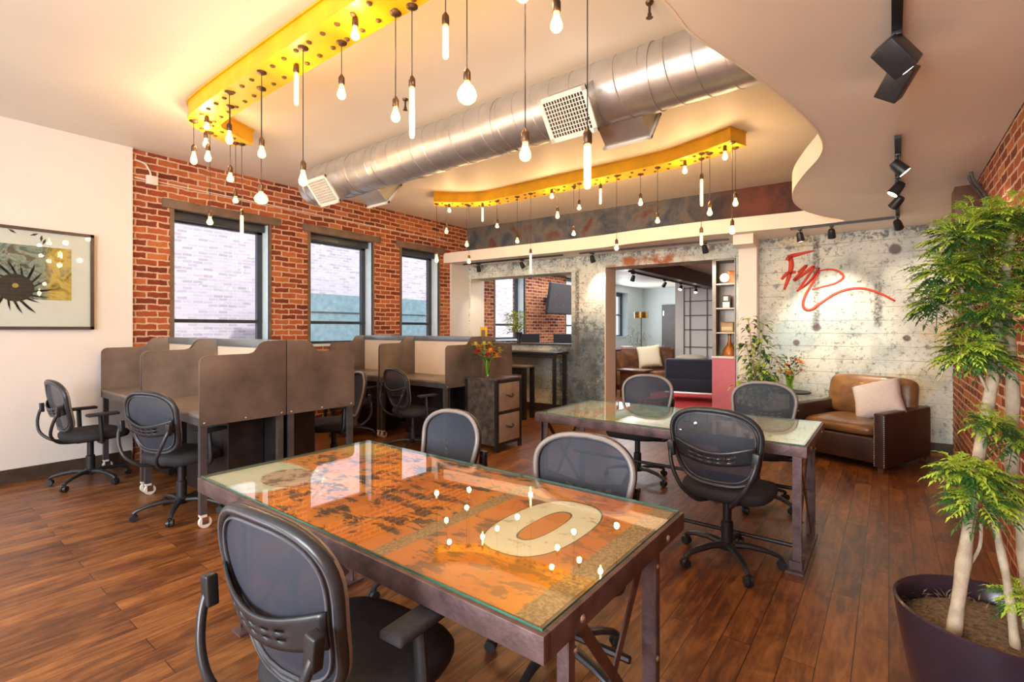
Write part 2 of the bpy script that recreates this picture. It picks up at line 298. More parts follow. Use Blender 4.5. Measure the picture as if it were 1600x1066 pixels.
# ---------------------------------------------------------------- mesh helpers
class MB:
    def __init__(s): s.b = bmesh.new()
    def box(s, x0, x1, y0, y1, z0, z1, bev=0.0, M=None):
        vs = [s.b.verts.new((x, y, z)) for x in (x0, x1) for y in (y0, y1) for z in (z0, z1)]
        idx = [(0, 1, 3, 2), (4, 6, 7, 5), (0, 4, 5, 1), (2, 3, 7, 6), (0, 2, 6, 4), (1, 5, 7, 3)]
        fs = [s.b.faces.new([vs[i] for i in f]) for f in idx]
        if bev:
            es = list({e for f in fs for e in f.edges})
            r = bmesh.ops.bevel(s.b, geom=es, offset=bev, segments=3, profile=.5, affect='EDGES')
            vs = list({v for f in r['faces'] for v in f.verts} | {v for v in vs if v.is_valid})
        if M is not None: bmesh.ops.transform(s.b, matrix=M, verts=[v for v in vs if v.is_valid])
        return s
    def bar(s, p, q, wd, th, up=(0, 0, 1), bev=0.0):
        p, q = Vector(p), Vector(q); d = q - p; L = d.length; z = d.normalized(); u = Vector(up)
        if abs(z.dot(u)) > .99: u = Vector((0, 1, 0))
        x = u.cross(z).normalized(); y = z.cross(x)
        M = Matrix((x, y, z)).transposed().to_4x4(); M.translation = p
        return s.box(-wd / 2, wd / 2, -th / 2, th / 2, 0, L, bev, M)
    def tube(s, pts, r, n=8, closed=False, cap=True, sx=1.0):
        pts = [Vector(p) for p in pts]; N = len(pts); rr = r if isinstance(r, (list, tuple)) else [r] * N
        rings = []; prev = None
        for i, p in enumerate(pts):
            a = pts[(i - 1) % N] if (closed or i > 0) else p; c = pts[(i + 1) % N] if (closed or i < N - 1) else p
            t = (c - a).normalized()
            if prev is None:
                u = Vector((0, 0, 1)) if abs(t.z) < .9 else Vector((1, 0, 0)); u = (u - t * u.dot(t)).normalized()
            else: u = (prev - t * prev.dot(t)).normalized()
            prev = u; v = t.cross(u)
            rings.append([s.b.verts.new(p + u * math.cos(2 * PI * k / n) * rr[i] * sx + v * math.sin(2 * PI * k / n) * rr[i]) for k in range(n)])
        for i in range(N if closed else N - 1):
            A, B = rings[i], rings[(i + 1) % N]
            for k in range(n): s.b.faces.new((A[k], A[(k + 1) % n], B[(k + 1) % n], B[k]))
        if cap and not closed: s.b.faces.new(rings[0][::-1]); s.b.faces.new(rings[-1])
        return s
    def lathe(s, prof, c=(0, 0, 0), n=20, sy=1.0, cap=True):
        rings = []
        for r, z in prof:
            if r < 1e-5: rings.append([s.b.verts.new((c[0], c[1], c[2] + z))])
            else: rings.append([s.b.verts.new((c[0] + r * math.cos(2 * PI * k / n), c[1] + sy * r * math.sin(2 * PI * k / n), c[2] + z)) for k in range(n)])
        for A, B in zip(rings, rings[1:]):
            for k in range(n):
                q = [A[k % len(A)], A[(k + 1) % len(A)], B[(k + 1) % len(B)], B[k % len(B)]]
                q = list(dict.fromkeys(q))
                if len(q) > 2: s.b.faces.new(q)
        if cap:
            for R in (rings[0][::-1], rings[-1]):
                if len(R) > 2: s.b.faces.new(R)
        return s
    def prism(s, pts, z0, z1, axis='z'):
        f = {'z': lambda a, b, c: (a, b, c), 'x': lambda a, b, c: (c, a, b), 'y': lambda a, b, c: (a, c, b)}[axis]
        A = [s.b.verts.new(f(a, b, z0)) for a, b in pts]; B = [s.b.verts.new(f(a, b, z1)) for a, b in pts]; n = len(pts)
        for k in range(n): s.b.faces.new((A[k], A[(k + 1) % n], B[(k + 1) % n], B[k]))
        if n > 6:
            for t in tessellate_polygon([[Vector((a, b, 0)) for a, b in pts]]): s.b.faces.new([A[i] for i in t]); s.b.faces.new([B[i] for i in t[::-1]])
        else: s.b.faces.new(A[::-1]); s.b.faces.new(B)
        return s
    def loft(s, rings, capA=True, capB=True):
        R = [[s.b.verts.new(p) for p in r] for r in rings]; n = len(R[0])
        for A, B in zip(R, R[1:]):
            for k in range(n): s.b.faces.new((A[k], A[(k + 1) % n], B[(k + 1) % n], B[k]))
        if capA: s.b.faces.new(R[0][::-1])
        if capB: s.b.faces.new(R[-1])
        return s
    def ell(s, c, r, n=12):
        r = (r, r, r) if isinstance(r, (int, float)) else r
        m = Matrix.Translation(c) @ Matrix.Diagonal((*r, 1)); bmesh.ops.create_uvsphere(s.b, u_segments=n, v_segments=max(6, n // 2 + 2), radius=1, matrix=m); return s
    def leaf(s, p, d, L, W, nrm=None, droop=.15):
        p = Vector(p); d = Vector(d).normalized(); n = Vector(nrm or (0, 0, 1)); side = d.cross(n)
        if side.length < 1e-3: side = d.cross(Vector((1, 0, 0)))
        side.normalize(); n = side.cross(d)
        m = p + d * L * .45; e = p + d * L - Vector((0, 0, 1)) * droop * L
        v = [s.b.verts.new(q) for q in (p, m + side * W / 2 + n * W * .15, e, m - side * W / 2 + n * W * .15, m)]
        s.b.faces.new((v[0], v[1], v[4])); s.b.faces.new((v[1], v[2], v[4])); s.b.faces.new((v[2], v[3], v[4])); s.b.faces.new((v[3], v[0], v[4]))
        return s
    def build(s, name, mat, parent=None, smooth=True, ang=38, mats=None):
        bmesh.ops.recalc_face_normals(s.b, faces=s.b.faces)
        me = bpy.data.meshes.new(name); s.b.to_mesh(me); s.b.free()
        if smooth:
            for p in me.polygons: p.use_smooth = True
            me.set_sharp_from_angle(angle=math.radians(ang))
        me.materials.append(MT[mat] if isinstance(mat, str) else mat)
        o = bpy.data.objects.new(name, me); COL.objects.link(o)
        if parent is not None: o.parent = parent
        return o
def tag(o, label=None, cat=None, group=None, kind=None):
    if label: o['label'] = label
    if cat: o['category'] = cat
    if group: o['group'] = group
    if kind: o['kind'] = kind
    return o
def thing(name, loc, rz=0.0, label=None, cat=None, group=None):
    o = bpy.data.objects.new(name, None); o.empty_display_size = .1; COL.objects.link(o)
    o.location = loc; o.rotation_euler = (0, 0, rz); return tag(o, label, cat, group)
def struct(name, mb, mat, parent=None, smooth=False):
    o = mb.build(name, mat, parent, smooth)
    if parent is None: o['kind'] = 'structure'
    return o
def copy_tree(o, parent=None):
    c = o.copy(); COL.objects.link(c)
    if parent is not None: c.parent = parent
    for ch in [k for k in bpy.data.objects if k.parent == o]: copy_tree(ch, c)
    return c
def cat_rom(pts, k=6, closed=False):
    P = [Vector(p) for p in pts]; out = []; n = len(P)
    for i in range(n if closed else n - 1):
        a, b, c, d = (P[(i - 1) % n], P[i], P[(i + 1) % n], P[(i + 2) % n]) if closed else (P[max(i - 1, 0)], P[i], P[i + 1], P[min(i + 2, n - 1)])
        for j in range(k):
            t = j / k; out.append(.5 * ((2 * b) + (c - a) * t + (2 * a - 5 * b + 4 * c - d) * t * t + (3 * b - a - 3 * c + d) * t ** 3))
    if not closed: out.append(P[-1])
    return out
def sgnpow(v, e): return math.copysign(abs(v) ** e, v)
# ================================================================ SETTING
XW, XR, H, YB = -6.58, .585, 3.43, -3.6
struct('floor', MB().box(-7.2, 3.2, YB - .2, 17, -.1, 0), 'floor')
struct('ceiling', MB().box(-7.2, 1.0, YB - .2, 7.5, H, H + .15), 'ceil')
# window wall: brick with openings
WZ0, WZ1 = 1.20, 2.85
WINS = [(2.10, 3.225), (3.79, 4.88), (5.45, 6.34), (7.95, 9.03), (10.81, 11.8)]
mb = MB(); y = 1.71
for a, b in WINS:
    mb.box(XW - .35, XW, y, a, 0, H); mb.box(XW - .35, XW, a, b, 0, WZ0); mb.box(XW - .35, XW, a, b, WZ1, H); y = b
mb.box(XW - .35, XW, y, 12.4, 0, H)
struct('wall_window_side', mb, 'brick_y')
mb = MB(); mb.box(XW - .35, XW, 12.4, 13.75, 0, H); mb.box(XW - .35, XW, 13.75, 14.6, 0, 1.2); mb.box(XW - .35, XW, 13.75, 14.6, 2.6, H); mb.box(XW - .35, XW, 14.6, 16, 0, H)
struct('wall_lounge_window_side', mb, 'bluewall')
struct('wall_plastered', MB().box(XW - .35, XW + .035, YB, 1.71, 0, H), 'plaster')
struct('wall_plastered_return', MB().box(XW, XW + .05, 6.62, 7.09, 0, 2.68), 'plaster')
struct('baseboard_left', MB().box(XW + .035, XW + .055, YB, 1.69, 0, .11).box(XW + .035, XW + .048, YB, 1.69, .11, .13), 'dark_trim')
for i, (a, b) in enumerate(WINS + [(13.75, 14.6)]):
    z1 = WZ1 if i < 5 else 2.6
    wn = thing('window_%d' % (i + 1), (XW, (a + b) / 2, WZ0)); wn['kind'] = 'structure'
    hw = (b - a) / 2; hh = z1 - WZ0; mid = (1.55 - WZ0) if i < 5 else .7
    X = -.22
    mb = MB()
    mb.box(X - .03, X + .03, -hw, -hw + .05, 0, hh).box(X - .03, X + .03, hw - .08, hw, 0, hh).box(X - .03, X + .03, -hw, hw, 0, .07).box(X - .03, X + .03, -hw, hw, hh - .12, hh)
    mb.box(X - .03, X + .035, -hw, hw, mid - .022, mid + .022)
    mb.build('window_frame', 'win_dark', wn, False)
    MB().box(X - .004, X + .004, -hw + .04, hw - .07, .06, hh - .1).build('pane', 'glass', wn, False)
    MB().box(X + .03, -.002, hw - .012, hw - .001, .03, hh).build('reveal_lining', 'win_pale', wn, False)
    MB().box(X + .03, .03, -hw + .002, hw - .002, -.001, .03).build('window_sill', 'win_pale', wn, False)
    if i < 5:
        MB().box(-.03, .012, -hw - .03, -hw + .012, 0, hh).box(-.03, .012, hw - .012, hw + .015, 0, hh).build('window_casing', 'lintel', wn, False)
        MB().box(-.10, .03, -hw - .11, hw + .13, hh - .005, hh + .10, .006).build('lintel', 'lintel', wn)
        MB().box(-.17, -.09, -hw + .03, hw - .03, hh - .10, hh - .006, .01).build('roller_shade', 'win_dark', wn)
# far wall, built in its own turned frame (x along the wall, y into it)
FA = math.atan(.068)
def fstruct(name, mb, mat):
    o = struct(name, mb, mat); o.location = (0, 7.54, 0); o.rotation_euler = (0, 0, FA); return o
def fp(x, off=0.0, z=0.0):   # world point on the far wall at world x, off metres in front
    return (x, 7.54 + .068 * x - off, z)
k_ = 1 / math.cos(FA)
A0, A1, B0, B1 = -6.49 * k_, -4.30 * k_, -3.69 * k_, -1.715 * k_
mb = MB(); T = .42
mb.box(-6.75, A0, 0, T, 0, H).box(A0, A1, 0, T, 2.43, H).box(A0, A1, 0, T, 0, 1.17).box(A1, B0, 0, T, 0, H).box(B0, B1, 0, T, 2.46, H).box(B1, .62, 0, T, 0, H)
fstruct('wall_far', mb, 'concrete')
fstruct('trim_opening_reveal', MB().box(B0, B0 + .012, -.004, T + .01, 0, 2.459).box(A0, A0 + .012, -.004, T + .01, 1.20, 2.43), 'fascia')
fstruct('trim_opening_sill', MB().box(A0, A1, -.05, T + .02, 1.17, 1.195), 'dark_trim')
fstruct('baseboard_far', MB().box(-6.5, B0 - .02, -.02, 0, 0, .14).box(B1 + .3, .6, -.02, 0, 0, .12), 'dark_trim')
fstruct('trim_column', MB().box(-1.655, -1.43, -.20, -.001, 0, 2.55), 'cloud')
fstruct('trim_column_capital', MB().box(-1.66, -1.42, -.60, -.001, 2.55, 2.679), 'fascia')
# right brick wall, and the street wall behind the camera
struct('wall_right', MB().box(XR, XR + .3, YB, 7.6, 0, H), 'brick_y')
mb = MB(); xs = [(-5.85, -4.35), (-3.75, -2.25), (-1.65, -.15)]; x = -6.93
for a, b in xs: mb.box(x, a, YB - .2, YB, 0, H).box(a, b, YB - .2, YB, 0, .9).box(a, b, YB - .2, YB, 2.9, H); x = b
mb.box(x, .9, YB - .2, YB, 0, H); struct('wall_street', mb, 'plaster')
# floating soffit with the S-shaped edge
edge = [(-.95, YB), (-1.0, -1.2), (-1.02, 0), (-.92, .7), (-.76, 1.3), (-.672, 1.8), (-.655, 2.06), (-.60, 2.28), (-.52, 2.6), (-.43, 3.04), (-.365, 3.45), (-.345, 3.84), (-.395, 4.13), (-.53, 4.5), (-.665, 4.95), (-.725, 5.4), (-.695, 5.85), (-.57, 6.28), (-.42, 6.60), (-.40, 6.70), (-.50, 6.745), (-.91, 6.75), (-1.3, 6.70), (-1.95, 6.62), (-2.8, 6.61), (-3.5, 6.66), (-4.43, 6.62), (-5.6, 6.52), (-6.57, 6.45)]
ev = [(p.x, p.y) for p in cat_rom([(a, b, 0) for a, b in edge], 5)]
poly = ev + [(-6.57, 7.08), (.58, 7.57), (.58, YB)]
mb = MB(); mb.prism(poly, 2.68, 2.86)
struct('trim_soffit', mb, 'cloud')
mb = MB(); n = len(ev)
L = [[mb.b.verts.new((x, y, z)) for x, y in ev] for z in (2.678, 2.862)]
for i in range(n - 1): mb.b.faces.new((L[0][i], L[0][i + 1], L[1][i + 1], L[1][i]))
f = struct('trim_soffit_edge', mb, 'fascia'); so_ = f.modifiers.new('thick', 'SOLIDIFY'); so_.thickness = .012; so_.offset = 0
# back room
fstruct('ceiling_back_room', MB().box(-7, 3.4, .1, 9.0, 2.8, 2.95), 'ceil')
struct('wall_back_room_end', MB().box(-7, -4.4, 15.75, 15.95, 0, 2.8), 'bluewall')
struct('wall_back_room_partition', MB().box(-4.62, 3.1, 13.3, 13.5, 0, 2.8).box(-4.62, -4.5, 13.5, 15.75, 0, 2.8), 'plaster')
struct('wall_back_room_right', MB().box(3.0, 3.2, 7.4, 13.3, 0, 2.8), 'plaster')
struct('wall_back_room_front', MB().box(.5, 3.2, 7.62, 7.9, 0, 2.8), 'plaster')
tag(MB().box(-3.80, -3.5, 8.02, 13.29, 2.50, 2.80).build('ceiling_beam', 'wood'), 'dark brown wooden beam under the ceiling of the back room', 'beam')
# outside: neighbour's brick building and lower roof
o = MB().box(-13.2, -12.0, -4, 26, 0, 8).build('neighbour_building', 'brick_out'); tag(o, 'pale pinkish brick building across the alley, seen through the windows', 'building')
bb = MB().box(-11.0, -10.2, 5.5, 10.6, 0, 1.85).box(-11.05, -10.15, 5.4, 10.7, 1.85, 2.25).build('roof_shed', basic('blue_grey_cladding', (.20, .30, .34), .6), None, False)
tag(bb, 'low blue-grey rooftop annex outside the second and third windows', 'building')
struct('ground_outside', MB().box(-14, -6.95, -4, 26, -.2, -.05), 'cloud')

# ================================================================ CHAIRS
def make_chair(arms=True):
    r = thing('task_chair', (0, 0, 0))
    # five-star base
    hub = MB().lathe([(.0, .075), (.045, .08), (.05, .12), (.036, .13), (.036, .25), (.026, .26), (.026, .41), (0, .41)], n=16).build('gas_column', 'black', r)
    for k in range(5):
        a = 2 * PI * k / 5 + .35; c, s_ = math.cos(a), math.sin(a)
        pts = [(c * q, s_ * q, z) for q, z in ((.03, .105), (.12, .112), (.22, .098), (.285, .078), (.305, .062))]
        lg = MB().tube(pts, [.028, .025, .021, .018, .015], 8, sx=.75).build('base_leg', 'black', r)
        cs = MB()
        for sd_ in (-1, 1):
            ctr = Vector((c * .30, s_ * .30, .028)); ax = Vector((-s_, c, 0)) * .012 * sd_
            cs.tube([ctr + ax * .3, ctr + ax * 1.9], [.028, .026], 14)
        cs.tube([(c * .295, s_ * .295, .03), (c * .295, s_ * .295, .062)], .012, 8)
        cs.build('caster', 'black', lg)
    MB().box(-.10, .10, -.13, .10, .395, .425, .008).tube([(.10, .02, .41), (.22, .02, .405)], .006).build('tilt_mechanism', 'black', r)
    # seat
    rings = []
    for z, sc in ((.418, .82), (.425, .95), (.45, 1.0), (.475, 1.0), (.495, .95), (.506, .78), (.508, .4)):
        rg = []
        for i in range(32):
            t = 2 * PI * i / 32; cx, cy = sgnpow(math.cos(t), .62), sgnpow(math.sin(t), .62)
            zz = z - (.02 * max(0, cy) ** 3 if z > .45 else 0)
            rg.append((cx * .262 * sc * (1 - .06 * (cy < 0) * abs(cy)), .03 + cy * .245 * sc, zz))
        rings.append(rg)
    MB().loft(rings).build('seat', 'fabric', r, ang=60)
    # backrest
    def bk(s, t, q=1.0, dy=0.0):
        cx, cz = s * q, t * q; tt = (cz + 1) / 2
        hw = .222 + .046 * (tt * tt * (3 - 2 * tt))
        return Vector((cx * hw, -.205 - .085 * tt - .03 * math.sin(tt * PI) + .055 * cx * cx + dy, .525 + .455 * tt - .03 * cx * cx * max(0, cz)))
    N = 40; loop = [(sgnpow(math.cos(2 * PI * i / N), .6), sgnpow(math.sin(2 * PI * i / N), .6)) for i in range(N)]
    MB().tube([bk(a, b) for a, b in loop], .0195, 10, closed=True, sx=.8).build('backrest_frame', 'frame', r, ang=60)
    MB().tube([bk(a, b, 1.0, .009) for a, b in loop], .0145, 8, closed=True).build('frame_front_gloss', 'lit_front_grey', r, ang=60)['label'] = 'taupe-grey rim painting the lit gloss on the backrest front'  # added ring paints the light caught by the front of the frame
    MB().tube([bk(a, b, .90, -.006) for a, b in loop], .0045, 6, closed=True).tube([bk(a, b, 1.0, -.016) for a, b in loop], .004, 6, closed=True).build('frame_piping', 'piping', r, ang=60)
    mb = MB(); R = [[mb.b.verts.new(bk(a, b, q)) for a, b in loop] for q in (.98, .8, .6, .4, .2)]
    for A, B in zip(R, R[1:]):
        for k in range(N): mb.b.faces.new((A[k], A[(k + 1) % N], B[(k + 1) % N], B[k]))
    mb.b.faces.new(R[-1]); mb.build('backrest_mesh', 'mesh', r, ang=80)
    # lumbar bar with slots
    mb = MB(); NX, NZ = 25, 7; G = []
    for i in range(NX + 1):
        s = -1 + 2 * i / NX; col = []
        top = .750 - .014 * math.cos(s * PI * 1.0) + .025 * abs(s) ** 3; bot = .655 + .035 * abs(s) ** 2
        for j in range(NZ + 1):
            z = bot + (top - bot) * j / NZ; tt = (z - .525) / .455; hw = (.222 + .046 * tt * tt * (3 - 2 * tt)) * .93
            col.append(mb.b.verts.new((s * hw, -.205 - .085 * tt - .03 * math.sin(tt * PI) + .055 * s * s - .028, z)))
        G.append(col)
    for i in range(NX):
        for j in range(NZ):
            if j in (1, 2, 4, 5)[::1] and j in (2, 4) and 5 <= i <= 19 and i % 3 != 1: continue
            mb.b.faces.new((G[i][j], G[i + 1][j], G[i + 1][j + 1], G[i][j + 1]))
    lb = mb.build('lumbar_bar', 'frame', r, ang=60); md = lb.modifiers.new('t', 'SOLIDIFY'); md.thickness = .009
    for sx in (-1, 1):
        sup = MB().tube(cat_rom([(sx * .243, -.275, .745), (sx * .238, -.305, .68), (sx * .205, -.325, .585), (sx * .155, -.315, .50), (sx * .10, -.245, .43), (sx * .07, -.13, .408)], 5), .0125, 8).build('back_support', 'frame', r, ang=60)
        MB().box(-.02, .02, -.016, .016, -.045, .04, .006, Matrix.Translation((sx * .238, -.288, .725)) @ Matrix.Rotation(sx * .12, 4, 'Y')).build('support_clamp', 'black', sup)
    if arms:
        for sx in (-1, 1):
            ar = MB().tube(cat_rom([(sx * .15, .02, .405), (sx * .265, .01, .415), (sx * .293, .0, .47), (sx * .288, -.01, .66)], 4), [.014] * 4 + [.017] * 9, 8, sx=1.4).build('armrest', 'black', r, ang=60)
            MB().box(sx * .285 - .042, sx * .285 + .042, -.11, .13, .655, .682, .012).build('arm_pad', 'fabric', ar)
    return r
G1 = 'task chairs around the salvage-top tables'; G2 = 'task chairs at the steel workstations'
ch_arm = make_chair(True); ch_no = make_chair(False)
R_ = math.radians
CH = [  # x, y, facing (0 = +Y), arms, label, group
 (-1.28, .87, R_(4), 1, 'black mesh task chair in the foreground with its back to the camera', G1),
 (-1.14, 1.80, R_(182), 1, 'mesh task chair across the orange table, near the numeral', G1),
 (-2.16, 1.92, R_(174), 1, 'mesh task chair behind the far left part of the orange table', G1),
 (-.80, 3.24, R_(-3), 0, 'armless black mesh task chair in front of the map-covered table, back to the camera', G1),
 (-1.93, 4.50, R_(180), 1, 'mesh task chair behind the map-covered table in front of the lounge opening', G1),
 (-.88, 4.46, R_(176), 1, 'mesh task chair behind the map-covered table beside the leather armchair', G1),
 (-4.42, 1.47, R_(20), 1, 'mesh task chair at the nearer left workstation, its caster base out on the floor', G2),
 (-6.0, 1.24, R_(4), 1, 'mesh task chair at the workstation in the left corner beside the white wall', G2),
 (-4.58, 3.98, R_(-8), 1, 'mesh task chair at the far workstation next to the metal file cabinet', G2),
 (-5.78, 3.98, R_(8), 1, 'half-hidden mesh task chair at the far workstation by the second window', G2),
 (-4.60, 2.92, R_(165), 1, 'mesh task chair behind the nearest side panels, facing the camera side, mostly hidden', G2)]
used = set()
for x, y, rz, arm, lab, g in CH:
    src = ch_arm if arm else ch_no
    o = copy_tree(src) if src.name in used else src
    used.add(src.name); o.location = (x, y, 0); o.rotation_euler = (0, 0, rz); tag(o, lab, 'chair', g)
    if 'orange table' in lab: o.scale = (1, 1, .955)
# ================================================================ TABLES
def make_table(loc, topmat, tlabel, glabel, yf=-.29, yb=.27, xi=.11):
    t = thing('work_table', loc, 0, tlabel, 'table', 'steel tables with salvaged tops')
    hw, hd, zt = .97, .475, .758
    for a, b, c, d in ((-hw, hw, -hd, -hd + .03), (-hw, hw, hd - .03, hd), (-hw, -hw + .03, -hd + .03, hd - .03), (hw - .03, hw, -hd + .03, hd - .03)): MB().box(a, b, c, d, .688, zt - .004, .002).build('apron', 'rusty', t)
    tp = MB().box(-hw + .030, hw - .030, -hd + .030, hd - .030, .735, zt - .0035).build('tabletop', topmat, t, False); tp['label'] = glabel
    g = MB().box(-hw + .012, hw - .012, -hd + .012, hd - .012, zt - .001, zt + .005).build('glass_sheet', 'tglass', t, False)
    g.data.materials.append(MT['gedge'])
    for p in g.data.polygons:
        if abs(p.normal.z) < .5: p.material_index = 1
    for sx in (-1, 1):
        X = sx * (hw - (.055 if sx > 0 else xi))
        for sy in (-1, 1):
            Y = yf if sy < 0 else yb
            lg = MB().box(X - .025, X + .025, Y - .004, Y + .004, .012, .70).box(X + sx * .021, X + sx * .027, Y - .03 * (sy < 0), Y + .03 * (sy > 0), .012, .70).build('leg', 'rusty', t, False)
            for z in (.62, .30, .10): MB().ell((X + sx * .03, Y, z), (.006, .009, .009), 8).build('bolt', 'bolt', lg)
            MB().ell((sx * hw, sy * .30, .715), (.008, .011, .011), 8).build('bolt', 'bolt', lg)
        MB().bar((X + sx * .008, yf + .02, .70), (X + sx * .008, yb - .02, .05), .035, .006, (1, 0, 0)).build('cross_brace', 'rusty', t, False)
        MB().bar((X - sx * .004, yb - .02, .70), (X - sx * .004, yf + .02, .05), .035, .006, (1, 0, 0)).build('cross_brace', 'rusty', t, False)
        MB().box(X - .055, X + .04, yf - .06, yb + .06, 0, .012).box(X - .04, X + .03, yf - .02, yf + .05, .012, .06).build('foot_plate', 'rusty', t, False)
    for y, z in ((yb - .15, .36), (yf + .12, .10)): MB().tube([(-hw + xi, y, z), (hw - .06, y, z)], .013).build('stretcher', 'darksteel', t)
    return t
t1 = make_table((-1.583, 1.388, 0), 'top1', 'orange salvage-top steel table with a glass sheet, in the foreground', 'orange painted panel with rust blotches, grey strips and a white numeral 0')
t2 = make_table((-1.350, 3.800, 0), 'top2', 'map-covered glass-topped steel table in front of the lounge opening', 'pale panel with green, orange and yellow map-like patches', -.44, .17, .08)
# ================================================================ WORKSTATIONS
def make_station():
    r = thing('workstation', (0, 0, 0)); W, D = 1.24, .635; hw = W / 2
    MB().box(-hw + .012, hw - .012, .0, D - .02, .80, .825, .004).build('desktop', 'ltop', r)
    MB().box(-hw + .012, hw - .012, .004, .03, .745, .80).box(-hw + .012, hw - .012, D - .05, D - .03, .745, .80).build('apron', 'steeltube', r, False)
    prof = [(-.004, .745), (-.004, 1.20)]
    for k in range(1, 7): a = PI / 2 * k / 6; prof.append((-.004 + .055 * (1 - math.cos(a)), 1.20 + .055 * math.sin(a)))
    prof += [(.34, 1.258), (.375, 1.268), (.395, 1.292), (.415, 1.325), (.445, 1.348), (.48, 1.353), (D, 1.357), (D, .745)]
    for sx in (-1, 1):
        x0 = sx * hw - (.008 if sx > 0 else 0)
        sp = MB().prism(prof, x0, x0 + .008, 'x').build('side_panel', 'steel', r, False)
        for yy in (.03, .32, .60): MB().ell((x0 + .004 + sx * .006, yy, .765), (.005, .008, .008), 8).build('bolt', 'bolt', sp)
    MB().box(-hw + .012, hw - .012, D - .035, D - .015, .826, 1.285).build('pinboard', 'cream_board', r, False)
    MB().box(-hw + .01, hw - .01, D - .045, D, 1.285, 1.357, .003).build('top_rail', 'rail', r)
    for sx in (-1, 1):
        for y in (.028, D - .04):
            lg = MB().box(sx * (hw - .03) - .022, sx * (hw - .03) + .022, y - .022, y + .022, .10, .80).build('leg', 'steeltube', r, False)
            cs = MB(); X = sx * (hw - .03)
            cs.tube([(X - .014, y + .015, .042), (X + .014, y + .015, .042)], .042, 18).box(X - .022, X + .022, y - .02, y + .022, .082, .101)
            c2 = cs.build('caster', 'box_white', lg)
            for xx in (X - .02, X + .0165): MB().box(xx, xx + .0035, y - .008, y + .034, .03, .085).build('caster_fork', 'chrome', lg, False)
    MB().box(-.42, .42, .27, .55, .06, .74, .006).build('pedestal', 'darksteel', r)
    MB().box(-hw + .05, hw - .05, D - .08, D - .065, .25, .745).build('modesty_panel', 'darksteel', r, False)
    return r
ws = make_station()
ST = [(-4.545, 1.42, 0, 'steel workstation nearest the camera, left of the orange table, with high side panels'),
 (-5.83, 1.42, 0, 'steel workstation in the left corner against the plastered wall'),
 (-4.545, 2.70, PI, 'steel workstation backing onto the nearest one, facing the far row'),
 (-5.83, 2.70, PI, 'steel workstation below the first window, facing the far row'),
 (-4.765, 4.10, 0, 'steel workstation in the far row beside the metal file cabinet'),
 (-5.98, 4.10, 0, 'steel workstation in the far row close to the second window'),
 (-4.765, 5.38, PI, 'steel workstation at the back of the far row, behind the flower vase'),
 (-5.98, 5.38, PI, 'steel workstation at the back of the far row below the third window')]
for i, (x, y, rz, lab) in enumerate(ST):
    o = ws if i == 0 else copy_tree(ws)
    o.location = (x, y, 0); o.rotation_euler = (0, 0, rz); tag(o, lab, 'desk', 'steel cubicle workstations')
    if i in (5, 7): o.scale = (.93, 1, 1)
# file cabinet
fc = thing('file_cabinet', (-3.885, 4.67, 0), 0, 'industrial two-drawer metal file cabinet carrying a vase of flowers', 'cabinet')
MB().box(-.245, .235, -.235, .235, .07, .84).build('body', basic('scratched_patina_steel', (.11, .085, .07), .45, .5, var=.6, scale=14), fc, False)
MB().box(-.252, .25, -.242, .242, .84, .862, .004).build('top', 'rusty', fc)
for x in (-.235, .235):
    for y in (-.225, .225): MB().box(x - .018, x + .018, y - .02, y + .02, 0, .84).build('corner_post', 'darksteel', fc, False)
for z in (.07, .44, .81): MB().box(.225, .249, -.205, .205, z, z + .03).build('front_rail', 'darksteel', fc, False)
for z in (.105, .475):
    d = MB().box(.235, .252, -.20, .20, z, z + .33, .004).build('drawer', basic('tan_steel_drawer', (.33, .24, .17), .4, .3), fc)
    MB().tube(cat_rom([(.252, -.06, z + .19), (.275, -.05, z + .18), (.28, 0, z + .165), (.275, .05, z + .18), (.252, .06, z + .19)], 4), .010).build('handle', 'black', d)
# ================================================================ LIGHT BEAMS AND PENDANTS
def offset_path(P, w):
    P = [Vector((a, b)) for a, b in P]; L, Rr = [], []
    for i, p in enumerate(P):
        a = P[max(i - 1, 0)]; c = P[min(i + 1, len(P) - 1)]; t = (c - a).normalized(); n = Vector((-t.y, t.x))
        L.append(p + n * w / 2); Rr.append(p - n * w / 2)
    return [(v.x, v.y) for v in L] + [(v.x, v.y) for v in Rr[::-1]]
def beam(name, path, wd, lab):
    P = [(p.x, p.y) for p in cat_rom([(a, b, 0) for a, b in path], 8)]
    r = thing(name, (0, 0, 0), 0, lab, 'beam', 'yellow steel light beams'); r.location = (P[0][0], P[0][1], 3.43)
    off = Vector((-P[0][0], -P[0][1], -3.43))
    def bl(nm, pl, z0, z1, mt):
        mb = MB(); mb.prism(pl, z0, z1)
        bmesh.ops.transform(mb.b, matrix=Matrix.Translation(off), verts=mb.b.verts); return mb.build(nm, mt, r, False)
    bl('web', offset_path(P, wd), 3.295, 3.418, 'yellow'); bl('top_flange', offset_path(P, wd + .03), 3.418, 3.4295, 'yellow')
    bl('bottom_flange', offset_path(P, wd + .015), 3.285, 3.296, 'yellow')
    # bolt heads along two rows
    d = 0; last = P[0]; first = None; cnt = 0
    for i in range(1, len(P)):
        a, b = Vector(P[i - 1]), Vector(P[i]); L = (b - a).length; t = (b - a).normalized(); n = Vector((-t.y, t.x)); q = -d
        while q + .155 <= L:
            q += .155
            for s in (-1, 1):
                c = a + t * max(q, 0) + n * s * (wd * .27) + t * (.035 * s)
                cnt += 1
                if cnt > 98: continue
                if first is None:
                    first = MB().lathe([(.018, 0), (.018, -.006), (.011, -.012), (.0, -.013)], n=10).build('bolt_head', 'yellowd', r); oo = first
                else: oo = first.copy(); COL.objects.link(oo); oo.parent = r
                oo.location = (c.x + off.x, c.y + off.y, 3.285 + off.z)
        d = L - q
    return r
